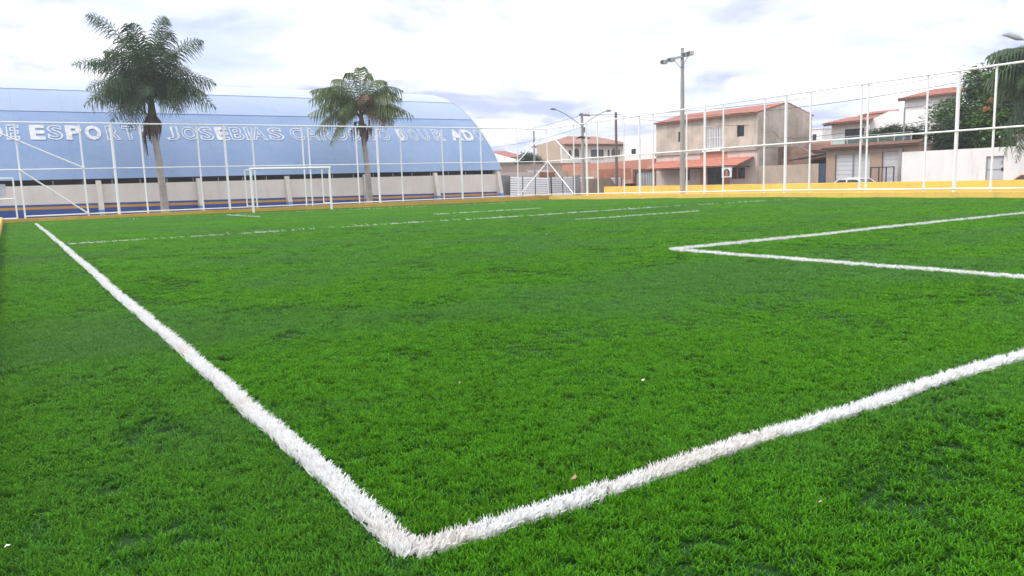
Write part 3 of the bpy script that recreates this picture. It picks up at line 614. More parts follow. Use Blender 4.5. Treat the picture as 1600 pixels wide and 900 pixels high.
# ------------------------------------------------------------------ palms
def frond(parent, base, tip, sag, m, width=0.62, n=46, droop=0.5, plum=0.35, name='frond'):
    base, tip = Vector(base), Vector(tip); ln = (tip - base).length; hor = Vector((tip.x - base.x, tip.y - base.y, 0))
    ctrl = base + hor * 0.42 + Vector((0, 0, max(tip.z - base.z, 0) * 0.75 + sag))
    V = []; F = []; Sh = []
    def bez(t): return base * (1 - t) ** 2 + ctrl * 2 * t * (1 - t) + tip * t * t
    def tan(t): return ((ctrl - base) * (1 - t) + (tip - ctrl) * t).normalized()
    # rachis
    prev = None
    for i in range(13):
        t = i / 12; p = bez(t); d_ = tan(t); side = d_.cross(Vector((0, 0, 1)))
        side = side.normalized() if side.length > 0.05 else Vector((1, 0, 0)); up = side.cross(d_); r = 0.030 * (1 - t) + 0.006
        k = len(V); V += [p - side * r, p + up * r, p + side * r, p - up * r]; Sh += [1.0] * 4
        if prev is not None:
            for j in range(4): F += [prev + j, prev + (j + 1) % 4, k + (j + 1) % 4, k + j]
        prev = k
    for i in range(n):
        t = 0.13 + 0.87 * (i + 0.5) / n; prof = math.sin(PI * min(1, (t - 0.05) * 0.95 + 0.08)) ** 0.6
        for sg in (-1, 1):
            tt = min(1, t + rnd.uniform(-0.008, 0.008)); p = bez(tt); d_ = tan(tt); side = d_.cross(Vector((0, 0, 1)))
            side = side.normalized() if side.length > 0.05 else Vector((1, 0, 0)); up = side.cross(d_)
            l_ = width * prof * rnd.uniform(0.92, 1.06) * (0.55 if t > 0.93 else 1)
            dr = (side * sg * 0.85 + d_ * rnd.uniform(0.58, 0.70) + up * plum * ((-.9, -.3, .3, .9)[(i * 3 + (sg > 0)) % 4] + rnd.uniform(-.12, .12))).normalized()
            mid = p + dr * l_ * 0.5 + Vector((0, 0, -droop * l_ * 0.16)); end = p + dr * l_ * 0.9 + Vector((0, 0, -droop * l_ * rnd.uniform(0.6, 1.0)))
            wv = d_ * 0.026; k = len(V); sh = rnd.random()
            V += [p - wv * .6, p + wv * .6, mid + wv, mid - wv, end + wv * .2, end - wv * .2]; Sh += [sh] * 6
            F += [k, k + 1, k + 2, k + 3, k + 3, k + 2, k + 4, k + 5]
    inv = wloc(parent).inverted(); V = [inv @ v for v in V]
    me = fast_mesh(name, [tuple(v) for v in V], F, 4, m, {'shade': ('FLOAT', Sh)})
    o = bpy.data.objects.new(name, me); C.objects.link(o); o.parent = parent; return o
SR = Vector((0.835, -0.55, 0)); SD = Vector((0.55, 0.835, 0))   # across and along the usual view of the palms
def trunk_mesh(base, top, r0, r1, rings=26, bulge=0.05):
    mb = MB(); P0, P1 = Vector(base), Vector(top); pts_ = []; rs = []
    for i in range(rings * 2 + 1):
        t = i / (rings * 2); p = P0.lerp(P1, t); p += Vector((math.sin(t * 2.6) * 0.10, 0, 0)); r = r0 + (r1 - r0) * t ** 0.75
        pts_.append(p); rs.append(r * (1.06 if i % 2 else 0.95))
    return mb.tube(pts_, rs, 14)
p1 = thing('palm_tree', (6.15, 43.6, G0), 'tall dark green bushy palm between the fence and the hall lettering', 'palm tree')
trunk_mesh((6.25, 43.6, G0), (5.95, 43.6, 5.0), 0.235, 0.15, 34).build('trunk', trunk_grey, p1, smooth=True)
cr = Vector((6.05, 43.6, 6.2))
MB().tube([(6.0, 43.6, 4.7), (6.05, 43.6, 5.3), (6.05, 43.6, 6.3)], [0.15, 0.22, 0.12], 12).build('crownshaft', mat('crownshaft_green', (0.10, 0.12, 0.05), 0.7), p1, smooth=True)
targ = [(-2.6, 4.3, -.3), (2.7, 2.9, .3), (.9, 4.2, .5), (3.3, -.7, -.4), (1.7, -.9, -.8), (-3.8, 1.9, .2), (-2.9, -.4, -.8), (-2.4, -1.3, .6), (-1.0, -1.2, -1.3), (-.4, 3.6, -.8), (-3.3, .6, .4), (-1.6, 3.2, .9), (2.3, 1.2, -.9), (3.0, .7, .8),
        (-2.0, 1.6, -1.8), (.6, 1.9, -2.4), (1.5, 3.2, -.6), (-.9, .4, -2.6), (.9, -.2, -2.5), (-1.9, -.2, -1.9), (2.2, .2, 1.6), (-2.2, 2.6, 1.5), (.3, 2.6, 2.6), (-1.0, 1.2, 2.8), (1.4, 0.6, 2.5), (-2.7, 1.2, 1.5), (-.3, -1.0, -1.6), (.1, 3.0, -1.6), (-1.4, 2.2, -1.4), (1.9, 2.0, -1.5), (-1.3, -1.7, .2)]
targ += [(rnd.uniform(-1, 1) * 2.7, rnd.uniform(-.6, 3.3), rnd.uniform(-2.2, 1.5)) for _ in range(9)]
for rx, uz, dp in targ:
    frond(p1, cr + Vector((rnd.uniform(-.08, .08), rnd.uniform(-.08, .08), rnd.uniform(-.5, .25))), cr + SR * rx * 1.10 + SD * dp + Vector((0, 0, uz)), 1.2 if uz < 2 else 1.0, palm_dark, 1.0, 70, 0.7 if uz < 1 else 0.55, 0.9)
sk = MB()
for i in range(70):
    a = rnd.uniform(0, 2 * PI); r = 0.18; bz = rnd.uniform(4.9, 5.4); b_ = Vector((6.0 + r * math.cos(a), 43.6 + r * math.sin(a), bz)); o_ = rnd.uniform(.1, .32)
    if i < 14: a = PI + rnd.uniform(-.6, .6); lnn = rnd.uniform(1.6, 2.3); o_ = .3; b_ = Vector((5.78 + rnd.uniform(-.08, .08), 43.5, 5.0))
    else: lnn = rnd.uniform(.7, 1.3)
    md_ = b_ + Vector((math.cos(a) * o_, math.sin(a) * o_, -lnn * .45)); en = b_ + Vector((math.cos(a) * o_ * 0.8, math.sin(a) * o_ * .8, -lnn)); wv = Vector((-math.sin(a), math.cos(a), 0)) * 0.05
    sk.add([b_ - wv, b_ + wv, md_ + wv * 1.2, md_ - wv * 1.2, en + wv * .3, en - wv * .3], [(0, 1, 2, 3), (3, 2, 4, 5)])
sk.build('dead_fronds', dead_leaf, p1)

p2 = thing('palm_tree', (18.2, 43.6, G0), 'shorter yellowish green palm right of the far goal', 'palm tree')
trunk_mesh((18.25, 43.6, G0), (18.0, 43.6, 4.4), 0.22, 0.15, 32).build('trunk', trunk_grey, p2, smooth=True)
cr = Vector((18.0, 43.6, 5.6))
MB().tube([(18.0, 43.6, 4.2), (18.02, 43.6, 4.7), (18.0, 43.6, 5.7)], [0.15, 0.2, 0.10], 12).build('crownshaft', mat('crownshaft_ochre', (0.20, 0.20, 0.07), 0.7), p2, smooth=True)
targ = [(-2.0, 1.9, -1.0, 0), (-1.9, .4, -1.5, 0), (2.0, -.2, -1.1, 0), (-2.9, .9, .4, 0), (-1.2, -1.4, -1.2, 0), (1.9, 1.2, .9, 0), (-2.7, 2.0, 0, 0), (2.3, 1.9, .2, 0), (2.9, -.3, -.3, 1), (-2.8, .0, -.4, 0), (-2.4, -.5, .8, 0), (-1.6, 2.7, .8, 0), (.6, 2.9, .2, 0), (-.5, 2.9, -.6, 0), (1.6, 2.3, -1, 0), (1.4, -.9, -.9, 2), (-1.7, -1.9, -.5, 1), (-2.6, -1.1, .2, 0), (2.2, 0.1, 1.4, 0),
        (-1.2, 1.4, -2, 0), (1.2, 1.2, 2, 0), (-1.5, .9, 2, 0), (.2, 1.4, 2.6, 0), (2.4, .7, -1.2, 0), (-2.2, 1.0, -1.2, 0), (1.7, -.5, .6, 0), (.8, .6, -2.2, 2), (-.8, -.3, -2.0, 1), (.1, 3.3, .3, 0), (1.0, -.3, 1.8, 2)]
for rx, uz, dp, c in targ:
    frond(p2, cr + Vector((rnd.uniform(-.06, .06), rnd.uniform(-.06, .06), rnd.uniform(-.35, .2))), cr + SR * rx * 1.15 + SD * dp + Vector((0, 0, uz - (.55 if uz > 1.5 else 0))), 1.15, (palm_light, palm_light, palm_red)[c], 0.85, 54, 1.1, 0.3)
MB().tube([cr, cr + Vector((0.02, 0, 3.2))], [0.03, 0.008], 6).build('spear_leaf', mat('spear_green', (0.16, 0.2, 0.08), 0.6), p2)
sk = MB()
for i in range(38):
    a = rnd.uniform(0, 2 * PI); b_ = Vector((18.0 + .17 * math.cos(a), 43.6 + .17 * math.sin(a), rnd.uniform(4.5, 5.3))); o_ = rnd.uniform(.2, .6); lnn = rnd.uniform(.2, 1.1)
    md_ = b_ + Vector((math.cos(a) * o_, math.sin(a) * o_, -lnn * .2 + .1)); en = b_ + Vector((math.cos(a) * o_ * .9, math.sin(a) * o_ * .9, -lnn)); wv = Vector((-math.sin(a), math.cos(a), 0)) * 0.07
    sk.add([b_ - wv, b_ + wv, md_ + wv * 1.2, md_ - wv * 1.2, en + wv * .3, en - wv * .3], [(0, 1, 2, 3), (3, 2, 4, 5)])
sk.build('dead_fronds', dead_leaf, p2)
p3 = thing('palm_tree', (37.2, 13.3, G0), 'palm at the right edge drooping over the street-side fence top', 'palm tree')
trunk_mesh((37.2, 13.3, G0), (37.2, 13.3, 4.4), 0.24, 0.17, 30).build('trunk', trunk_grey, p3, smooth=True)
cr = Vector((37.2, 13.3, 4.7))
for i in range(39):
    a = 2 * PI * i / 39 * 2.4 + .3; kcl = i % 3; o_ = rnd.uniform(2.1, 2.7) * (1, .95, .7)[kcl]; uz = (1.2, -0.2, -3.3)[kcl] + rnd.uniform(-.4, .4)
    frond(p3, cr + Vector((0, 0, rnd.uniform(-.3, .2))), cr + Vector((math.cos(a) * o_, math.sin(a) * o_, uz)), 1.2, palm_dark, 0.9, 56, 1.2, 0.35)
for a_ in ((-.8, 2.00, -.70), (-.8, 2.28, -1.02)):
    fc = MB(); c0 = cr + Vector(a_)
    for i in range(40):
        p = c0 + Vector((rnd.gauss(0, .06), rnd.gauss(0, .08), rnd.gauss(0, .06))); r = 0.04
        fc.add([p + Vector(v) * r for v in ((1, 0, 0), (0, 1, 0), (-1, 0, 0), (0, -1, 0), (0, 0, 1), (0, 0, -1))], [(0, 1, 4), (1, 2, 4), (2, 3, 4), (3, 0, 4), (1, 0, 5), (2, 1, 5), (3, 2, 5), (0, 3, 5)])
    fc.build('fruit_cluster', fruit_orange, p3)
    MB().tube([cr - Vector((0, 0, .3)), (cr + c0) / 2 + Vector((0, 0, .1)), c0], 0.012, 5).build('fruit_stalk', MATS['crownshaft_green'], p3)

# ------------------------------------------------------------------ broadleaf trees
def leafy(parent, name, m, blobs, nleaf, size, hang=0.3):
    """crown of separate leaf blades gathered in clumps round the blobs (centre, radii)"""
    V = []; F = []; Sh = []
    wts = np.array([b[1][0] * b[1][1] * b[1][2] for b in blobs]) ** 0.7; wts /= wts.sum()
    clumps = []
    for b, w_ in zip(blobs, wts):
        for _ in range(max(4, int(w_ * nleaf / 26))):
            d_ = Vector((rnd.gauss(0, 1), rnd.gauss(0, 1), rnd.gauss(0, 1))).normalized(); r = rnd.uniform(0.45, 1.05) ** 0.6
            clumps.append(Vector(b[0]) + Vector((d_.x * b[1][0], d_.y * b[1][1], d_.z * b[1][2])) * r)
    for c in clumps:
        sh0 = rnd.random(); cs = rnd.uniform(0.6, 1.3)
        for _ in range(26):
            p = c + Vector((rnd.gauss(0, .22), rnd.gauss(0, .22), rnd.gauss(0, .15))) * cs * (size / 0.2)
            a = rnd.uniform(0, 2 * PI); d_ = Vector((math.cos(a), math.sin(a), rnd.uniform(-1.2, 0.5) * (hang + .4))).normalized(); sd_ = d_.cross(Vector((rnd.gauss(0, .5), rnd.gauss(0, .5), 1))).normalized()
            l_ = size * rnd.uniform(.7, 1.2); k = len(V); V += [p, p + d_ * l_ * .5 + sd_ * l_ * .2, p + d_ * l_, p + d_ * l_ * .5 - sd_ * l_ * .2]; Sh += [sh0 * .7 + rnd.random() * .3] * 4; F += [k, k + 1, k + 2, k + 3]
    inv = wloc(parent).inverted() if parent else Matrix.Identity(4); V = [tuple(inv @ v) for v in V]
    me = fast_mesh(name, V, F, 4, m, {'shade': ('FLOAT', Sh)}); o = bpy.data.objects.new(name, me); C.objects.link(o)
    if parent: o.parent = parent
    return o
def trunk_limbs(parent, base, top, r, ends, m=trunk_brown):
    mb = MB(); mb.tube([base, Vector(base).lerp(Vector(top), .5) + Vector((.08, .05, 0)), top], [r * 1.3, r, r * .75], 9)
    for e_ in ends: mb.tube([top, Vector(top).lerp(Vector(e_), .5) + Vector((0, 0, .2)), e_], [r * .6, r * .35, r * .1], 6)
    mb.build('trunk', m, parent, smooth=True)
t = thing('mango_tree', (47, 19.5, G0), 'big dense green tree behind the white wall at right', 'tree')
trunk_limbs(t, (47, 19.5, G0), (47, 19.5, 2.2), .3, [(46, 21, 4), (47, 18, 5), (48, 20, 5.5), (46, 17, 4), (46.5, 22, 3.5)])
leafy(t, 'crown', mango_leaf, [((47, 20.2, 4.6), (1.8, 1.8, 1.6)), ((46.5, 21.6, 3.6), (1.5, 1.3, 1.4)), ((46.8, 18.4, 4.8), (1.8, 1.8, 1.7)), ((47, 16.5, 4.2), (1.9, 1.8, 1.8)), ((46, 19.5, 3.0), (1.7, 2.2, 1.2)), ((47.2, 19.3, 5.5), (1.3, 1.4, .9)), ((46.2, 15.5, 3.0), (1.8, 2, 1.3)), ((46.2, 22.4, 4.4), (.9, .8, .6)), ((46.8, 20.8, 5.9), (1.1, 1.1, .8))], 38000, 0.27)
t = thing('small_tree', (44, 21.9, G0), 'small grey-green tree in front of the white tower house', 'tree')
trunk_limbs(t, (44, 21.9, G0), (44, 21.9, 2.0), .1, [(43.8, 22.6, 3), (44, 21.2, 3.4), (44.2, 21.9, 3.6)])
leafy(t, 'crown', bush_leaf, [((44, 22.4, 3.1), (.7, .8, .6)), ((44, 21.3, 3.2), (.7, .7, .7)), ((44, 21.8, 2.3), (.8, 1.1, .6)), ((44.1, 20.6, 2.6), (.7, .6, .7)), ((44, 22.9, 2.6), (.5, .4, .4))], 4200, 0.2)
t = thing('far_tree', (43.3, 62, G0), 'dark blue-green conifer-like tree behind the low houses left of centre', 'tree')
trunk_limbs(t, (43.3, 62, G0), (43.3, 62, 2.8), .2, [(43.3, 62, 3.8)])
leafy(t, 'crown', teal_leaf, [((43.2, 62, 3.2), (.8, .8, .8)), ((42.6, 62, 2.7), (.8, .8, .6)), ((44.1, 62, 2.8), (.7, .8, .7)), ((43.3, 62, 2.2), (1.4, .9, .7))], 9000, 0.22)

# ------------------------------------------------------------------ beige two-storey house (facing the pitch)
A = thing('house', (42, 37.6, G0), 'two-storey bare cement house with terracotta awning over the shopfront', 'house')
ay0, ay1 = 32.73, 42.47; bx = 47.9
holes_up = [(33.87, 34.5, 3.70, 4.47), (35.85, 37.34, 2.98, 4.55), (39.42, 40.1, 3.68, 4.44)]
wall('x', 42.0, ay0, ay1, 2.97, 5.2, 0.18, holes_up).build('upper_wall', cement, A)
holes_dn = [(33.75, 34.45, 0.80, 1.58), (35.75, 37.2, -0.72, 1.66), (38.9, 39.62, 0.80, 1.6)]
wall('x', 42.0, ay0, ay1, G0, 2.72, 0.18, holes_dn).build('lower_wall', pink_wall, A)
MB().box(41.86, 42.2, ay0 - 0.03, ay1 + 0.03, 2.72, 2.97).build('floor_slab', mat('slab_concrete', (0.42, 0.38, 0.34), 0.9, streak=0.4), A)
sidep = [(42.18, ay0, G0), (bx, ay0, G0), (bx, ay0, 5.14), (45.14, ay0, 5.9), (42.18, ay0, 5.22)]
MB().prism(sidep, (0, 0.18, 0)).build('gable_wall', cement, A); MB().prism([(a_, ay1 - 0.18, c_) for a_, b_, c_ in sidep], (0, 0.18, 0)).build('gable_wall', cement, A)
MB().box(42.18, bx, ay0 - 0.012, ay0, 2.80, 2.92).build('slab_edge', MATS['slab_concrete'], A)
MB().box(bx - .18, bx, ay0 + .18, ay1 - .18, G0, 5.12).build('rear_wall', cement, A)
rf = tile_roof(MB(), (41.7, ay0 - .0, 5.20), (41.7, ay1 + .08, 5.20), (45.14, ay0 - .0, 5.98), (45.14, ay1 + .08, 5.98)).build('roof', terracotta, A)
tile_roof(MB(), (48.15, ay0, 5.12), (48.15, ay1 + .08, 5.12), (45.14, ay0, 5.98), (45.14, ay1 + .08, 5.98)).build('roof', terracotta, A)
MB().box(42.6, 42.75, ay0 + .3, ay1 - .3, G0, 5.0).build('interior', dark_room, A)
window(A, 'x', 42, 33.87, 34.5, 3.70, 4.47, dark_metal, 1, 1, 0.05, 4)
window(A, 'x', 42, 39.42, 40.1, 3.68, 4.44, dark_metal, 1, 1, 0.05, 3)
window(A, 'x', 42, 35.85, 37.34, 2.98, 4.55, white_paint, 5, 1, 0.07, 9, name='balcony_door', pane=mat('frosted_pane', (0.45, 0.47, 0.5), 0.3))
def crack(pts, w_, nm='crack_repair'):
    mb = MB()
    for p, q_ in zip(pts[:-1], pts[1:]): mb.beam(p, q_, 0.006, w_, (0, 1, 0) if abs(p[0] - 41.998) > .05 else (1, 0, 0))
    return mb
stain = mat('damp_stain', (0.36, 0.305, 0.26), 0.95, 0.1, 2)
crack([(42.3, ay0 - .004, 4.1), (42.9, ay0 - .004, 3.85), (43.6, ay0 - .004, 4.0), (44.4, ay0 - .004, 3.45), (45.3, ay0 - .004, 3.6), (46.2, ay0 - .004, 3.3), (47.6, ay0 - .004, 3.5)], .035).build('crack_repair', stain, A)
crack([(45.2, ay0 - .004, 3.6), (45.3, ay0 - .004, 2.9)], .05).build('crack_repair', stain, A)
MB().box(41.72, 42.0, 35.75, 37.45, 2.80, 2.96).build('balcony_sill', white_paint, A)
window(A, 'x', 42, 33.75, 34.45, 0.80, 1.58, brown_wood, 1, 0, 0.06)
MB().box(41.93, 41.99, 34.46, 34.85, 0.80, 1.58).build('shutter', brown_wood, A)
window(A, 'x', 42, 38.9, 39.62, 0.80, 1.6, brown_wood, 1, 0, 0.06)
window(A, 'x', 42, 35.75, 37.2, -0.72, 1.66, dark_metal, 3, 1, 0.05, 0, name='shop_door')
MB().box(41.955, 42.0, 37.22, 37.85, G0 + .13, 1.95).build('door_surround', salmon_wall, A); MB().box(41.955, 42.0, 35.1, 35.73, G0 + .13, 1.95).build('door_surround', salmon_wall, A)
MB().box(41.985, 42.0, 37.9, 41.9, 2.2, 2.70).build('upper_panel', mat('pale_panel', (0.68, 0.60, 0.56), 0.85, streak=0.3), A); MB().box(41.985, 42.0, 32.9, 35.3, 2.2, 2.70).build('upper_panel', MATS['pale_panel'], A)
MB().box(41.97, 42.0, 35.35, 37.85, 2.2, 2.71).build('upper_panel', salmon_wall, A, 'salmon panel over the shop door')
aw = tile_roof(MB(), (40.1, 33.0, 1.70), (40.1, 41.75, 1.70), (41.99, 33.0, 2.30), (41.99, 42.4, 2.28), rows=4, amp=.03).build('awning', awning_red, A)
for yy in (33.3, 35.5, 37.8, 40.0, 41.6): MB().beam((41.95, yy, 1.62), (40.3, yy, 1.64), .05, .06).build('awning_bracket', dark_metal, A)
sg = thing('hanging_sign', (40.2, 33.8, 0.9), 'square white sign with a dark arched emblem under the awning', 'sign')
MB().box(40.17, 40.21, 33.36, 34.22, 0.93, 1.66).build('sign_board', mat('sign_white', (0.8, 0.8, 0.8), 0.5), sg)
def arch(cy, cz, w_, h_, n=18, x=40.165):
    pts_ = [(x, cy - w_, cz - h_)] + [(x, cy - w_ * math.cos(PI * i / n), cz + (h_) * math.sin(PI * i / n) * .8) for i in range(n + 1)] + [(x, cy + w_, cz - h_)]
    return pts_
MB().prism(arch(33.79, 1.28, .25, .27), (-0.004, 0, 0)).build('emblem_arch', mat('emblem_dark', (0.05, 0.05, 0.09), 0.6), sg)
MB().prism(arch(33.79, 1.22, .14, .20, x=40.160), (-0.004, 0, 0)).build('emblem_centre', mat('emblem_red', (0.45, 0.16, 0.10), 0.6), sg)
MB().prism(arch(33.79, 1.36, .07, .07, x=40.155), (-0.004, 0, 0)).build('emblem_head', mat('emblem_tan', (0.55, 0.36, 0.28), 0.6), sg)
MB().tube([(40.19, 33.45, 1.66), (40.19, 33.45, 1.75)], .01, 5).tube([(40.19, 34.1, 1.66), (40.19, 34.1, 1.75)], .01, 5).build('hanger', dark_metal, sg)

# ------------------------------------------------------------------ long low wall left of it with garage gates
D = thing('street_wall', (42, 48, G0), 'long salmon and bare brick wall left of the cement house', 'wall')
wall('x', 42.0, 42.66, 54.7, G0, 1.85, 0.2, [(42.75, 44.9, G0, 1.72)]).build('lower_course', mat('sandy_plaster', (0.52, 0.36, 0.26), 0.9, 0.12, 0.8, col2=(0.46, 0.25, 0.17), streak=.4, streak_col=(.4, .3, .24)), D)
MB().prism([(42.0, 42.66, 1.85), (42.0, 54.7, 1.85), (42.0, 54.7, 2.5), (42.0, 49, 2.46), (42.0, 42.66, 2.55)], (0.2, 0, 0)).build('painted_course', salmon_wall, D)
MB().box(41.98, 42.0, 45.4, 49.6, 1.0, 1.9).build('bare_brick', brick_wall, D)
MB().box(41.96, 42.24, 42.66, 54.7, 2.44, 2.50).build('coping', terracotta_old, D) if False else None
MB().box(41.97, 42.0, 50.2, 52.2, 0.9, 1.30).build('whitewash_patch', dirty_white, D)
for ya_ in (42.8, 43.85):
    gg = MB().box(42.06, 42.1, ya_, ya_ + 1.0, G0 + .15, 1.6).build('garage_door', grey_metal, D)
    for k in range(4): MB().box(42.04, 42.06, ya_ + .1 + k * .24, ya_ + .14 + k * .24, G0 + .2, 1.55).build('door_rib', light_metal, gg)
MB().box(41.94, 42.04, 44.86, 45.15, G0 + .13, 1.80).build('door_post', brown_wood, D); MB().box(41.94, 42.04, 42.7, 44.86, 1.6, 1.80).build('door_lintel', brown_wood, D)

# white two-storey building behind that wall
B = thing('house', (48, 51, G0), 'plain white flat-roofed house behind the long salmon wall', 'house')
wall('x', 48, 48.4, 53.0, G0, 4.66, .2, [(51.35, 51.98, 3.25, 3.75)]).build('wall', house_white, B)
MB().box(48.2, 54, 48.4, 48.6, G0, 4.6).box(48.2, 54, 52.8, 53.0, G0, 4.6).box(48.2, 54, 48.6, 52.8, 4.4, 4.5).build('wall', house_white, B)
window(B, 'x', 48, 51.35, 51.98, 3.25, 3.75, dark_metal, 1, 0)

# ------------------------------------------------------------------ far house with hip roof, balcony and arched windows
Cc = thing('house', (58, 72, G0), 'cream house with a brown tile hip roof and arched balcony windows', 'house')
HC = [(54.55, 55.0, 3.55, 4.55), (55.3, 56.15, 3.55, 4.75), (56.4, 56.85, 3.55, 4.55), (57.9, 59.9, 3.0, 4.6), (60.5, 60.85, 3.55, 4.6), (61.1, 61.95, 3.55, 4.75), (62.2, 62.5, 3.55, 4.6)]
wall('y', 70, 53.5, 63.2, 2.75, 5.15, .2, HC).build('upper_wall', cream_house, Cc)
wall('y', 70, 53.5, 63.2, G0, 2.75, .2).build('lower_wall', pink_wall, Cc)
MB().prism([(53.5, 70.2, G0), (53.5, 75, G0), (53.5, 75, 5.45), (53.5, 70.2, 5.62)], (.2, 0, 0)).build('side_wall', mat('tan_plaster', (0.50, 0.40, 0.30), .9, .08, .8, streak=.3, streak_col=(.3, .25, .2)), Cc)
MB().box(63.0, 63.2, 70.2, 75, G0, 5.1).box(53.7, 63, 74.8, 75, G0, 5.1).build('rear_wall', cream_house, Cc)
for h in HC: window(Cc, 'y', 70, *h[:4], brown_wood if h[1] - h[0] < 1.5 else dark_metal, 1, 0, .08)
for h in (HC[1], HC[5]):
    cx_ = (h[0] + h[1]) / 2; r_ = (h[1] - h[0]) / 2
    for sgn in (-1, 1):
        MB().prism([(cx_ + sgn * r_, 69.99, h[3]), (cx_ + sgn * r_, 69.99, h[3] - r_)] + [(cx_ + sgn * r_ * math.cos(a), 69.99, h[3] - r_ + r_ * math.sin(a)) for a in np.linspace(0.1, PI / 2, 8)], (0, .1, 0)).build('arch_spandrel', cream_house, Cc)
MB().box(53.6, 63.4, 68.6, 69.99, 2.62, 2.80).build('balcony_slab', cream_house, Cc)
MB().box(53.6, 63.4, 68.55, 68.65, 2.80, 3.30).build('parapet', mat('parapet_cream', (.84, .81, .76), .85, streak=.2), Cc)
bal = MB().box(53.6, 63.4, 68.55, 68.65, 3.62, 3.70).build('balustrade_rail', cream_house, Cc)
b0 = MB().box(53.62, 53.70, 68.57, 68.63, 3.30, 3.62).build('baluster', cream_house, bal)
for i in range(1, 46): share(b0, loc=(i * .215, 0, 0))
ro = MB(); e_ = 0.7; zE, zR = 5.2, 6.32
tile_roof(ro, (53.72, 69.0, zE), (64.0, 69.0, zE), (56.6, 72.6, zR), (60.4, 72.6, zR), pitch=.3)
tile_roof(ro, (53.72, 76, zE), (53.72, 69.0, zE), (56.6, 72.6, zR), (56.6, 72.6, zR), pitch=.3)
tile_roof(ro, (64.0, 69.0, zE), (64.0, 76, zE), (60.4, 72.6, zR), (60.4, 72.6, zR), pitch=.3)
tile_roof(ro, (64.0, 76, zE), (53.3, 76, zE), (60.4, 72.6, zR), (56.6, 72.6, zR), pitch=.3)
ro.build('roof', terracotta_old, Cc)
MB().box(53.4, 63.9, 69.05, 69.2, 4.95, 5.16).build('fascia', mat('fascia_brown', (.16, .1, .08), .8), Cc)

# ------------------------------------------------------------------ left background low buildings
t = thing('low_house', (42, 60, G0), 'low tan plastered house behind the louvred panels', 'house')
MB().box(37.5, 49.5, 60, 60.2, G0, 2.70).box(37.5, 37.7, 60.2, 63, G0, 2.7).build('wall', mat('tan_wall', (.48, .38, .31), .9, .1, .7, streak=.4, streak_col=(.3, .22, .17)), t)
MB().box(37.4, 49.6, 59.9, 63.1, 2.70, 2.80).build('roof', mat('roof_edge', (.35, .28, .24), .9), t)
MB().prism([(41.6, 59.2, 1.75), (44.2, 59.2, 1.75), (44.2, 60, 2.1), (41.6, 60, 2.1)], (0, 0, .05)).build('lean_to_roof', light_metal, t)
t = tag(wall('y', 54, 32.0, 43.5, G0, 1.92, .2, []).build('garden_wall', mat('pale_garden_wall', (.66, .58, .52), .9, .08, .8, streak=.4, streak_col=(.4, .33, .28))), 'pale plastered garden wall directly behind the louvred panels', 'wall')
MB().box(38.9, 40.6, 53.97, 54.0, 1.30, 1.86).build('bare_brick', mat('bare_brick_y', (.42, .17, .09), .95, .15, 1.5, brick=(.25, .12, (PI / 2, 0, 0))), t)
t = thing('shed', (43, 66, G0), 'low shed with a broad white sheet roof beside the blue hall', 'shed')
MB().box(38.5, 45.5, 66, 66.2, G0, 3.1).build('wall', MATS['tan_wall'], t)
tile_roof(MB(), (38.0, 65.4, 3.05), (45.6, 65.4, 3.05), (38.0, 69.5, 4.25), (43.8, 69.5, 4.25), pitch=.4, amp=.02).build('roof', mat('white_sheet_roof', (.74, .74, .74), .6, streak=.2), t)
t = thing('far_house', (54, 82, G0), 'far house showing only a red tiled roof over the white shed', 'house')
MB().box(50.5, 55.5, 81, 81.2, G0, 4.2).box(50.5, 50.7, 81.2, 84, G0, 4.2).build('wall', cream_house, t)
tile_roof(MB(), (50, 80.6, 4.2), (56, 80.6, 4.2), (52, 83, 5.1), (54, 83, 5.1), pitch=.4).build('roof', terracotta, t)
t = thing('far_house', (70, 48, G0), 'small far pale house in the gap right of the cement house', 'house')
wall('x', 70, 47.2, 51, G0, 5.5, .2, [(47.9, 48.4, 4.3, 5.0)]).build('wall', house_white, t); window(t, 'x', 70, 47.9, 48.4, 4.3, 5.0, dark_metal)
MB().box(70.2, 75, 47.2, 47.4, G0, 5.5).box(69.9, 75, 47.1, 51.1, 5.5, 5.6).build('roof', house_white, t)

# ------------------------------------------------------------------ louvred metal panels leaning by the corner
def louvre(x0, x1, y, z0, z1, bays, nsl, label, lean=0.0, m=slat_white):
    t = thing('louvred_panel', ((x0 + x1) / 2, y, z0), label, 'metal panel', 'louvred metal panels behind the fence corner')
    cxm = (x0 + x1) / 2; h = z1 - z0
    o = MB()
    o.box(x0 - cxm, x1 - cxm, 0.03, 0.06, 0, h)
    o.build('backing_sheet', dark_metal, t, local=True)
    for i in range(bays + 1):
        X = x0 - cxm + (x1 - x0) * i / bays; MB().box(X - .025, X + .025, -0.03, 0.028, 0, h + .02).build('stile', dark_metal, t, local=True)
    s0 = None; pit = h / nsl; wb = (x1 - x0) / bays - .07
    for b in range(bays):
        for k in range(nsl):
            X = x0 - cxm + (x1 - x0) * (b + .5) / bays; z = pit * (k + .5)
            if s0 is None: s0 = MB().add([(-wb / 2, -.025, -pit * .42), (wb / 2, -.025, -pit * .42), (wb / 2, .015, pit * .42), (-wb / 2, .015, pit * .42), (-wb / 2, -.015, -pit * .44), (wb / 2, -.015, -pit * .44), (wb / 2, .025, pit * .40), (-wb / 2, .025, pit * .40)], [(0, 1, 2, 3), (4, 7, 6, 5), (0, 4, 5, 1), (3, 2, 6, 7), (0, 3, 7, 4), (1, 5, 6, 2)]).build('slat', m, t, local=True); o_ = s0
            else: o_ = share(s0)
            o_.location = (X, 0, z)
    t.rotation_euler = (-0.03, lean, 0)
    return t
louvre(30.9, 34.45, 46.7, -0.15, 1.42, 3, 9, 'widest white louvred panel, leftmost and tilting', lean=0.05)
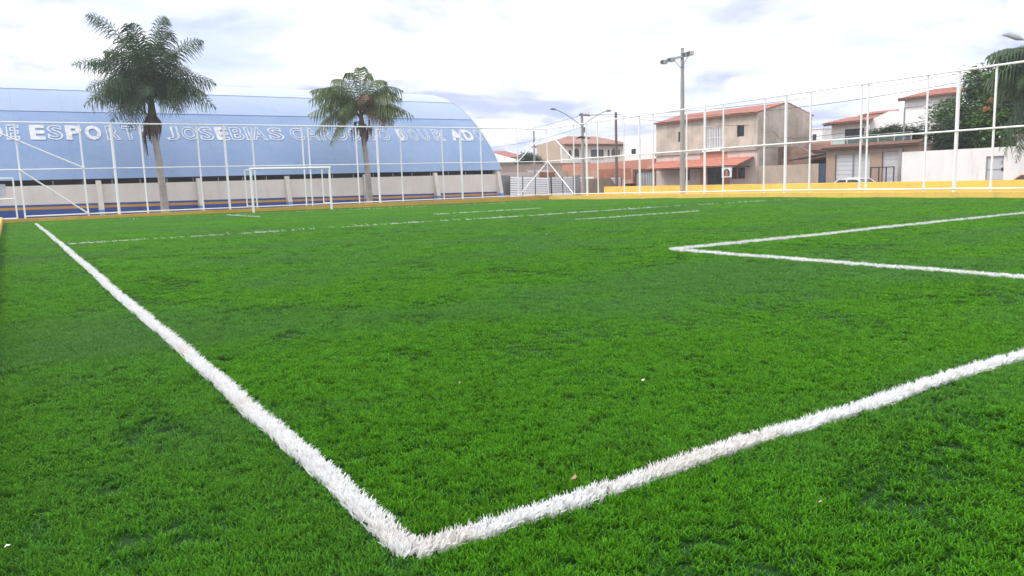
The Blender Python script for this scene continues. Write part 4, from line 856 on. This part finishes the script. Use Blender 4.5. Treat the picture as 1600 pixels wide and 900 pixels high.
louvre(34.55, 35.1, 47.1, -0.15, 1.38, 1, 9, 'narrow grey-white louvred panel between two wider ones', m=light_metal)
louvre(35.15, 37.35, 47.1, -0.15, 1.36, 2, 9, 'two-bay grey-white louvred panel, nearest the street lamp', m=mat('slat_grey', (0.76, 0.76, 0.78), 0.5, 0.05, 2))
t = tag(MB().box(29.9, 31.25, 47.3, 47.36, G0, 1.60).build('sheet_gate', grey_metal), 'plain grey metal sheet beside the end of the blue hall', 'metal sheet')
t = tag(MB().box(37.4, 38.15, 47.2, 47.26, G0, 1.45).build('sheet_gate', mat('mid_grey_metal', (.36, .37, .39), .6)), 'plain grey metal sheet right of the louvred panels', 'metal sheet')
t = thing('tarpaulin_stack', (38.7, 45.5, G0), 'slanting brown tarpaulin-covered board behind the yellow wall', 'tarpaulin')
MB().prism([(36.9, 45.5, 1.16), (37.5, 45.5, 0.0), (37.5, 45.5, G0), (40.9, 45.5, G0), (40.75, 45.5, 0.2), (39.9, 45.5, 1.12)], (0, .12, 0)).build('cover', tan_sheet, t)
louvre(40.1, 41.3, 45.8, -0.2, 1.18, 1, 9, 'short white louvred panel just right of the brown tarpaulin')
t = tag(MB().prism([(38.2, 46, G0), (38.6, 46, G0), (38.55, 46, .1), (38.4, 46, .55), (38.2, 46, .75)], (0, .1, 0)).build('plaster_stub', dirty_white), 'broken white plaster stub beside the brown tarpaulin', 'wall')

t = thing('waste_bin', (40.9, 44.7, G0), 'dark rounded container behind the yellow wall before the garage gates', 'container')
MB().prism([(40.9, 44.2, G0), (40.9, 45.2, G0), (40.9, 45.2, .25), (40.9, 45.05, .55), (40.9, 44.85, .66), (40.9, 44.4, .66), (40.9, 44.25, .5), (40.9, 44.2, .2)], (.6, 0, 0)).build('bin_body', rubber, t, bevel=.04)
MB().box(40.86, 41.54, 44.15, 45.25, .18, .24).build('rim', dark_metal, t)

# ------------------------------------------------------------------ right-hand street front
E = thing('garage_building', (42, 24.6, G0), 'low brown building with grey roller doors and a roof terrace', 'building')
wall('x', 42, 21.6, 27.45, G0, 2.42, .2, [(24.54, 26.83, G0 + .13, 2.10), (22.77, 23.8, G0 + .13, 2.12)]).build('wall', brown_wall, E)
MB().box(42.2, 47.8, 21.6, 21.8, G0, 2.4).box(42.2, 47.8, 27.25, 27.45, G0, 2.4).build('side_wall', brown_wall, E)
MB().box(41.7, 48, 21.5, 27.55, 2.42, 2.56).build('roof_slab', mat('slab_brown', (.33, .27, .23), .9, streak=.4), E)
tile_roof(MB(), (41.62, 21.5, 2.50), (41.62, 27.6, 2.50), (42.3, 21.5, 2.72), (42.3, 27.6, 2.72), rows=1).build('tile_edge', mat('mossy_tiles', (.24, .13, .10), .9, .2, 3, fine=.3), E)
for (ua, ub, nn) in ((24.54, 25.62, 11), (25.72, 26.83, 11), (22.77, 23.8, 11)):
    dd = MB().box(42.12, 42.14, ua, ub, G0 + .13, 2.1).build('roller_door', light_metal, E)
    s0 = None
    for k in range(nn):
        z = G0 + .2 + k * .265
        if s0 is None: s0 = MB().box(42.095, 42.12, ua + .02, ub - .02, z, z + .235).build('door_slat', light_metal, dd)
        else: share(s0, loc=(0, 0, k * .265))
MB().box(42.06, 42.12, 25.62, 25.72, G0 + .13, 2.1).build('door_post', grey_metal, E)
rl = MB()
for yy in (22.75, 23.2, 23.65, 24.15): rl.box(41.5, 41.55, yy, yy + .05, G0, 1.22)
rl.box(41.49, 41.56, 22.75, 24.2, 1.22, 1.28)
tag(rl.build('safety_rail', dark_metal), 'black metal rail before the right roller door', 'railing')
MB().box(41.9, 42.0, 22.55, 22.76, G0, 2.3).build('pilaster', mat('grey_pilaster', (.4, .37, .35), .9, streak=.4), E)
t = tag(MB().tube([(42.2, 22.66, 2.5), (42.2, 22.66, 4.5)], .045, 8).build('antenna_pole', grey_metal), 'thin grey pole rising from the garage roof', 'pole')
gb = thing('glass_balustrade', (42.4, 24.8, 2.8), 'greenish glass balustrade round the roof terrace', 'balustrade')
for k in range(5): MB().box(42.5, 42.515, 22.4 + k * 1.0, 23.37 + k * 1.0, 2.62, 3.18).build('glass_panel', green_glass, gb)
MB().box(42.47, 42.54, 22.3, 27.4, 3.18, 3.21).build('rail', light_metal, gb)
for k in range(6): MB().box(42.48, 42.53, 22.36 + k * 1.0, 22.40 + k * 1.0, 2.56, 3.18).build('stanchion', light_metal, gb)
for (xx, yy, rr0, zz, lab) in ((43.4, 24.2, .8, 3.12, 'broad dark shrub in the middle of the roof terrace'), (43.4, 23.1, .6, 2.95, 'rounded dark shrub at the right end of the roof terrace'), (43.4, 25.2, .5, 2.9, 'low dark shrub at the left end of the terrace planting')):
    t = thing('terrace_shrub', (xx, yy, 2.56), lab, 'shrub', 'shrubs on the roof terrace')
    MB().tube([(xx, yy, 2.56), (xx, yy, zz)], .04, 6).build('stem', trunk_brown, t)
    leafy(t, 'foliage', bush_leaf, [((xx, yy, zz), (.5, rr0 * 1.2, .4)), ((xx, yy - .2, zz + .25), (.4, rr0 * .7, .3))], 3600, 0.17)
# side yard between the two houses
t = thing('yard_wall', (42, 30, G0), 'low tan yard wall with a slate blue door between the two street fronts', 'wall')
wall('x', 42.05, 27.46, 32.72, G0, 1.62, .18, [(27.47, 28.02, G0 + .13, 1.62)]).build('wall', cement2, t)
MB().box(42.1, 42.14, 27.5, 28.0, G0 + .13, 1.60).build('door', blue_door, t)
t = tag(MB().prism([(44.2, 27.5, G0), (44.2, 33, G0), (44.2, 33, 2.9), (44.2, 31.0, 2.85), (44.2, 30.0, 2.3), (44.2, 27.5, 2.25)], (.2, 0, 0)).build('outhouse_wall', mat('old_brick', (0.36, 0.22, 0.17), .95, .2, 1.5, brick=(0.3, 0.16, (0, PI / 2, PI / 2)), streak=.5, streak_col=(.4, .32, .27))), 'rough brick outhouse wall behind the yard wall', 'wall')
t = tag(MB().prism([(42.1, 27.5, 2.2), (42.1, 30.3, 1.85), (44.1, 30.3, 2.0), (44.1, 27.5, 2.35)], (0, 0, .07)).build('lean_to_roof', dark_metal), 'dark sloping lean-to roof over the yard behind the blue door', 'roof')
t = thing('low_house', (47, 31, G0), 'low house with faded red roof behind the yard', 'house')
MB().box(48, 48.2, 28.5, 36, G0, 2.6).build('wall', house_white, t)
tile_roof(MB(), (47.3, 28.5, 2.6), (47.3, 36, 2.6), (50.5, 28.5, 3.4), (50.5, 36, 3.4)).build('roof', terracotta_old, t)
# white wall
H = thing('boundary_wall', (42, 18, G0), 'long dirty white boundary wall with a grey gate at right', 'wall')
wall('x', 41.9, 4, 22.58, G0, 2.06, .2, [(17.15, 18.02, G0 + .13, 1.62)]).build('wall', dirty_white, H)
MB().box(41.78, 42.2, 14.8, 16.55, 2.06, 2.55).build('gate_pier', dirty_white, H)
MB().box(41.6, 42.3, 14.7, 16.7, 2.55, 2.65).build('pier_cap', terracotta_old, H)
gd = MB().box(42.0, 42.04, 17.17, 18.0, G0 + .13, 1.62).build('gate', light_metal, H)
for z in (-.2, .35, .9): MB().box(41.985, 42.0, 17.2, 17.97, z, z + .06).build('gate_rail', grey_metal, gd)
MB().box(41.96, 42.0, 17.2, 17.3, .85, 1.02).build('latch', dark_metal, gd)
# upper-floor house F
Fh = thing('house', (48, 29, G0), 'white house with a terracotta roof and wide dark window above the garages', 'house')
wall('x', 48, 28.55, 31.2, G0, 4.4, .2, [(28.75, 30.2, 2.95, 3.95)]).build('wall', house_white, Fh)
window(Fh, 'x', 48, 28.75, 30.2, 2.95, 3.95, dark_metal, 1, 0)
MB().box(48.2, 53, 31.0, 31.2, G0, 4.4).build('side_wall', house_white, Fh)
tile_roof(MB(), (47.4, 28.3, 4.40), (47.4, 31.6, 4.40), (49.8, 28.3, 4.86), (49.8, 31.0, 4.86), rows=5).build('roof', terracotta, Fh)
MB().box(47.45, 47.55, 28.3, 31.5, 4.25, 4.38).build('fascia', MATS['fascia_brown'], Fh)
MB().box(49.0, 49.2, 27.4, 29.3, 4.2, 4.82).build('chimney_wall', house_white, Fh)
tile_roof(MB(), (48.9, 27.2, 4.86), (48.9, 29.8, 4.86), (50.2, 27.6, 5.12), (50.2, 29.4, 5.12), rows=3).build('roof', terracotta, Fh)
Wh = thing('white_block', (48.3, 26.5, G0), 'blank white gabled block right of the terracotta-roofed house', 'house')
MB().prism([(48.3, 28.54, G0), (48.3, 28.54, 4.45), (48.3, 27.2, 4.92), (48.3, 24.0, 4.78), (48.3, 20.5, 4.60), (48.3, 20.5, G0)], (.25, 0, 0)).build('wall', house_white, Wh)
MB().box(48.55, 54, 28.3, 28.5, G0, 4.4).build('side_wall', house_white, Wh)
# tower G
Gt = thing('tower_house', (56, 29, G0), 'tall white house with terracotta hip roof and air conditioner', 'house')
wall('x', 56, 26.6, 30.6, G0, 6.25, .2, [(29.3, 29.95, 5.0, 5.3), (26.9, 27.6, 5.3, 6.0)]).build('wall', house_white, Gt)
window(Gt, 'x', 56, 29.3, 29.95, 5.0, 5.3, dark_metal, 1, 0); window(Gt, 'x', 56, 26.9, 27.6, 5.3, 6.0, dark_metal, 1, 0)
MB().box(56.2, 60, 30.4, 30.6, G0, 6.2).build('side_wall', house_white, Gt)
tr_ = MB(); tile_roof(tr_, (55.5, 26.2, 6.3), (55.5, 30.9, 6.3), (58, 28.0, 6.95), (58, 29.4, 6.95)); tile_roof(tr_, (55.5, 30.9, 6.3), (60.5, 30.9, 6.3), (58, 29.4, 6.95), (58, 29.4, 6.95)); tile_roof(tr_, (60.5, 26.2, 6.3), (55.5, 26.2, 6.3), (58, 28.0, 6.95), (58, 28.0, 6.95)); tr_.build('roof', terracotta, Gt)
MB().box(55.55, 55.7, 26.3, 30.85, 6.12, 6.29).build('fascia', MATS['fascia_brown'], Gt)
for z in (5.55, 5.6): MB().box(55.97, 56.0, 26.6, 30.6, 5.62, 5.68).build('string_course', mat('course_grey', (.5, .48, .46), .8), Gt) if z == 5.55 else None
acu = thing('air_conditioner', (55.8, 28.6, 5.2), 'air conditioner unit mounted on the tall white house', 'air conditioner')
MB().box(55.65, 55.98, 28.25, 28.95, 5.15, 5.65).build('casing', light_metal, acu); MB().tube([(55.64, 28.6, 5.4), (55.62, 28.6, 5.4)], .2, 16).build('fan_grille', dark_metal, acu)

# ------------------------------------------------------------------ poles, lamps, wires
fl = thing('floodlight_pole', (fx(28.3) + .55, 28.3, G0), 'tall concrete pole with four floodlights just outside the fence', 'pole')
fX = fx(28.3) + 0.55
MB().tube([(fX, 28.3, G0), (fX, 28.3, 7.95)], [0.165, 0.085], 14).build('pole', pole_concrete, fl, smooth=True)
MB().beam((fX - .12, 29.55, 7.45), (fX - .12, 27.45, 7.50), .09, .10).build('cross_arm', pole_concrete, fl)
for sg_ in (-1, 1): MB().tube([(fX - .1, 28.3, 6.9), (fX - .12, 28.3 + sg_ * .55, 7.42)], .018, 6).build('arm_strut', grey_metal, fl)
for yy, dz in ((29.5, -.04), (28.95, .0), (27.9, .12), (27.55, .13)):
    h = MB().beam((fX - .18, yy - .14, 7.42 + dz), (fX - .18, yy + .14, 7.42 + dz), .30, .22).build('floodlight', light_metal, fl, bevel=.02)
    MB().box(fX - .345, fX - .335, yy - .12, yy + .12, 7.34 + dz, 7.50 + dz).build('lens', glass, h)
sl = thing('street_lamp', (35.9, 44, G0), 'double-armed street lamp on a concrete pole behind the fence corner', 'street lamp')
MB().tube([(35.9, 44, G0), (35.85, 44, 6.05)], [.17, .10], 12).build('pole', pole_concrete, sl, smooth=True)
for sg_, ex in ((-1, 32.9), (1, 38.75)):
    dxx = ex - 35.85; pts_ = [(35.85 + dxx * t_, 44, 5.1 + 1.25 * math.sin(t_ * 1.35) / math.sin(1.35)) for t_ in np.linspace(0, .82, 9)]
    MB().tube(pts_, .03, 8).build('arm', grey_metal, sl, smooth=True)
    a_ = Vector(pts_[-1]); hd = MB().tube([a_, a_ + Vector((dxx * .05, 0, .04)), a_ + Vector((dxx * .14, 0, .05)), a_ + Vector((dxx * .18, 0, .03))], [.04, .09, .08, .02], 10)
    hd.build('lamp_head', grey_metal, sl, smooth=True)
MB().beam((35.55, 43.95, 5.92), (36.6, 43.95, 5.86), .08, .08).build('cross_arm', pole_wood, sl)
for k in range(4): MB().tube([(35.65 + .27 * k, 43.95, 5.93), (35.65 + .27 * k, 43.95, 6.1)], [.035, .02], 8).build('insulator', grey_metal, sl)
MB().tube([(35.2, 43.85, 4.18), (35.5, 43.85, 4.26), (36.1, 43.85, 4.24), (36.5, 43.85, 4.16)], [.04, .08, .08, .04], 8).build('lamp_head', dark_metal, sl, 'dark old lamp fitting low on the pole')
MB().box(35.95, 36.1, 43.8, 43.95, 4.6, 5.0).build('junction_box', grey_metal, sl)
t = tag(MB().tube([(40, 44.9, G0), (40, 44.9, 6.3)], [.13, .10], 10).build('utility_pole', pole_wood), 'slim brown wooden pole right of the double street lamp', 'pole')
t = tag(MB().tube([(35.55, 50, G0), (35.6, 50, 5.15)], [.1, .07], 8).build('utility_pole', pole_concrete), 'short slim pole above the low houses near the hall end', 'pole')
rlp = thing('street_lamp', (36, 13.0, G0), 'single street lamp head poking out over the right-hand palm', 'street lamp')
MB().tube([(36.2, 11.2, G0), (36.2, 11.2, 6.0)], [.16, .10], 12).build('pole', pole_concrete, rlp, smooth=True)
MB().tube([(36.2, 11.2, 5.0), (36.1, 12.4, 5.75), (36.0, 13.6, 6.25), (36.0, 14.1, 6.45)], .035, 8).build('arm', grey_metal, rlp, smooth=True)
MB().tube([(36.0, 14.05, 6.43), (36, 14.25, 6.52), (36, 14.6, 6.70), (36, 14.85, 6.75)], [.05, .11, .10, .03], 10).build('lamp_head', grey_metal, rlp, smooth=True)
def wire(p, q_, sag, label):
    p, q_ = Vector(p), Vector(q_); pts_ = [p.lerp(q_, t_) - Vector((0, 0, 4 * sag * t_ * (1 - t_))) for t_ in np.linspace(0, 1, 24)]
    tag(MB().tube(pts_, .014, 5).build('power_line', dark_metal), label, 'cable', 'overhead power lines')
wire((36.0, 44, 5.95), (36.2, 11.2, 5.75), .75, 'upper overhead cable running along the street to the right')
wire((36.4, 44, 5.92), (36.5, 11.2, 5.50), 1.0, 'lower overhead cable sagging along the street to the right')
wire((35.8, 44, 5.90), (50, 92, 7.6), .7, 'upper overhead cable running from the lamp pole towards the hall end')
wire((35.8, 44, 5.0), (52, 92, 6.2), .7, 'lower overhead cable running from the lamp pole towards the hall end')
wire((40, 44.9, 6.1), (42.1, 33, 4.4), .3, 'thin cable from the wooden pole to the cement house')
wire((42.3, 30.5, 3.3), (42.3, 12, 5.0), .4, 'thin cable crossing before the white tower house')

# ------------------------------------------------------------------ cars
def car(name, loc, rz, paint, label, L_=4.1, W_=1.66, H_=1.43):
    t = thing(name, loc, label, 'car', rz=rz)
    # body: sections along x (front = +x); (x, half width, z bottom, z belt)
    sec = [(-L_ / 2, .62, .42, .70), (-L_ / 2 + .10, .74, .28, .88), (-L_ / 2 + .5, .81, .22, .93), (-1.0, .83, .20, .92), (0, .83, .20, .90), (.8, .83, .20, .90), (1.3, .81, .20, .86), (L_ / 2 - .25, .76, .24, .74), (L_ / 2, .62, .36, .56)]
    V = []; F = []
    for x_, hw, zb_, zt in sec:
        V += [(x_, -hw * .92, zb_), (x_, -hw, zb_ + .18), (x_, -hw * 1.0, zt - .14), (x_, -hw * .90, zt), (x_, 0, zt + .035), (x_, hw * .90, zt), (x_, hw * 1.0, zt - .14), (x_, hw, zb_ + .18), (x_, hw * .92, zb_)]
    n_ = 9
    for i in range(len(sec) - 1):
        for j in range(n_ - 1): F.append((i * n_ + j, (i + 1) * n_ + j, (i + 1) * n_ + j + 1, i * n_ + j + 1))
        F.append((i * n_ + n_ - 1, (i + 1) * n_ + n_ - 1, (i + 1) * n_, i * n_))
    F += [tuple(range(n_)), tuple(range((len(sec) - 1) * n_, len(sec) * n_))[::-1]]
    bo = MB().add(V, F).build('body', paint, t, local=True, smooth=True); md = bo.modifiers.new('sub', 'SUBSURF'); md.levels = md.render_levels = 2
    # greenhouse profile: base x / top x
    xb0, xb1, xt0, xt1, zb_, zt = -1.80, 1.10, -0.85, .18, .90, H_
    wB, wT = .76, .58
    # roof skin
    R_ = []
    nx, ny = 8, 6
    for i in range(nx + 1):
        for j in range(ny + 1):
            u, v = i / nx, j / ny * 2 - 1; R_.append((xt0 + (xt1 - xt0) * u, wT * v, zt - .02 - .05 * v * v - .09 * (2 * u - 1) ** 2 + .04))
    Fr = [(i * (ny + 1) + j, (i + 1) * (ny + 1) + j, (i + 1) * (ny + 1) + j + 1, i * (ny + 1) + j + 1) for i in range(nx) for j in range(ny)]
    ro_ = MB().add(R_, Fr).build('roof', paint, t, local=True, smooth=True); sm = ro_.modifiers.new('s', 'SOLIDIFY'); sm.thickness = .03
    zr_ = zt - .08
    gl_ = MB().add([(xb1, -wB * .93, zb_), (xb1, wB * .93, zb_), (xt1, wT * .95, zr_ + .02), (xt1, -wT * .95, zr_ + .02)], [(0, 1, 2, 3)]).build('windscreen', glass, t, local=True)
    MB().add([(xb0, -wB * .9, zb_), (xb0, wB * .9, zb_), (xt0, wT * .95, zr_ + .02), (xt0, -wT * .95, zr_ + .02)], [(3, 2, 1, 0)]).build('rear_window', glass, t, local=True)
    for sg_ in (-1, 1):
        for xa_, xc_, ta_, tc_ in ((-1.45, -.42, -.82, -.42), (-.34, .92, -.34, .14)):
            MB().add([(xa_, sg_ * wB, zb_), (xc_, sg_ * wB, zb_), (tc_, sg_ * wT, zr_), (ta_, sg_ * wT, zr_)], [(0, 1, 2, 3) if sg_ < 0 else (3, 2, 1, 0)]).build('side_window', glass, t, local=True)
        for p_, q_ in (((xb1, sg_ * wB * .97, zb_ - .02), (xt1 + .02, sg_ * wT, zr_ + .01)), ((-.38, sg_ * wB, zb_ - .02), (-.38, sg_ * wT, zr_)), ((xb0, sg_ * wB * .96, zb_ - .02), (xt0 - .02, sg_ * wT, zr_ + .01)), ((xt0 - .02, sg_ * wT, zr_ + .01), (xt1 + .02, sg_ * wT, zr_ + .01))):
            MB().beam(p_, q_, .06, .05, (0, 1, 0)).build('pillar', paint, t, local=True)
        MB().box(.62, .80, sg_ * (wB + .06) - .08, sg_ * (wB + .06) + .08, .92, 1.04).build('mirror', paint, t, local=True, bevel=.02)
        MB().box(L_ / 2 - .10, L_ / 2 - .02, sg_ * .52 - .12, sg_ * .52 + .12, .52, .66).build('headlight', light_metal, t, local=True)
        MB().box(-L_ / 2 + .02, -L_ / 2 + .08, sg_ * .58 - .1, sg_ * .58 + .1, .62, .84).build('tail_light', mat('tail_red', (.5, .02, .02), .3), t, local=True)
        for wx in (-1.25, 1.27):
            wl = MB().tube([(wx, sg_ * .68, .30), (wx, sg_ * .845, .30)], .30, 20).build('wheel', rubber, t, local=True, smooth=False)
            MB().tube([(wx, sg_ * .84, .30), (wx, sg_ * .855, .30)], .18, 12).build('rim', light_metal, wl, local=True)
    MB().box(-1.5, .9, -.70, .70, .5, .93).build('cabin', dark_room, t, local=True)
    return t
car('parked_car', (37.6, 22.35, G0), -PI / 2, car_white, 'white hatchback parked in front of the roller doors', H_=1.62)
car('parked_car', (37.6, 13.35, G0), -PI / 2, car_red, 'red car at the right edge before the white boundary wall', H_=1.62)

# ------------------------------------------------------------------ haze volume, added to lighten the distant tones
hz_ = MB().box(-40, 140, -40, 130, -3.2, 14).build('added_haze', None if False else white_paint)
hm = bpy.data.materials.new('added_haze_volume'); hm.use_nodes = True; ht_ = hm.node_tree; ht_.nodes.clear()
ho = N(ht_, 'ShaderNodeOutputMaterial'); hv = N(ht_, 'ShaderNodeVolumePrincipled'); hv.inputs['Density'].default_value = 0.0011; hv.inputs['Color'].default_value = (0.95, 0.96, 1, 1); hv.inputs['Anisotropy'].default_value = 0.2
ht_.links.new(hv.outputs[0], ho.inputs['Volume']); hz_.data.materials.clear(); hz_.data.materials.append(hm); hz_['kind'] = 'stuff'; hz_['label'] = 'thin pale haze added over the pitch and houses'
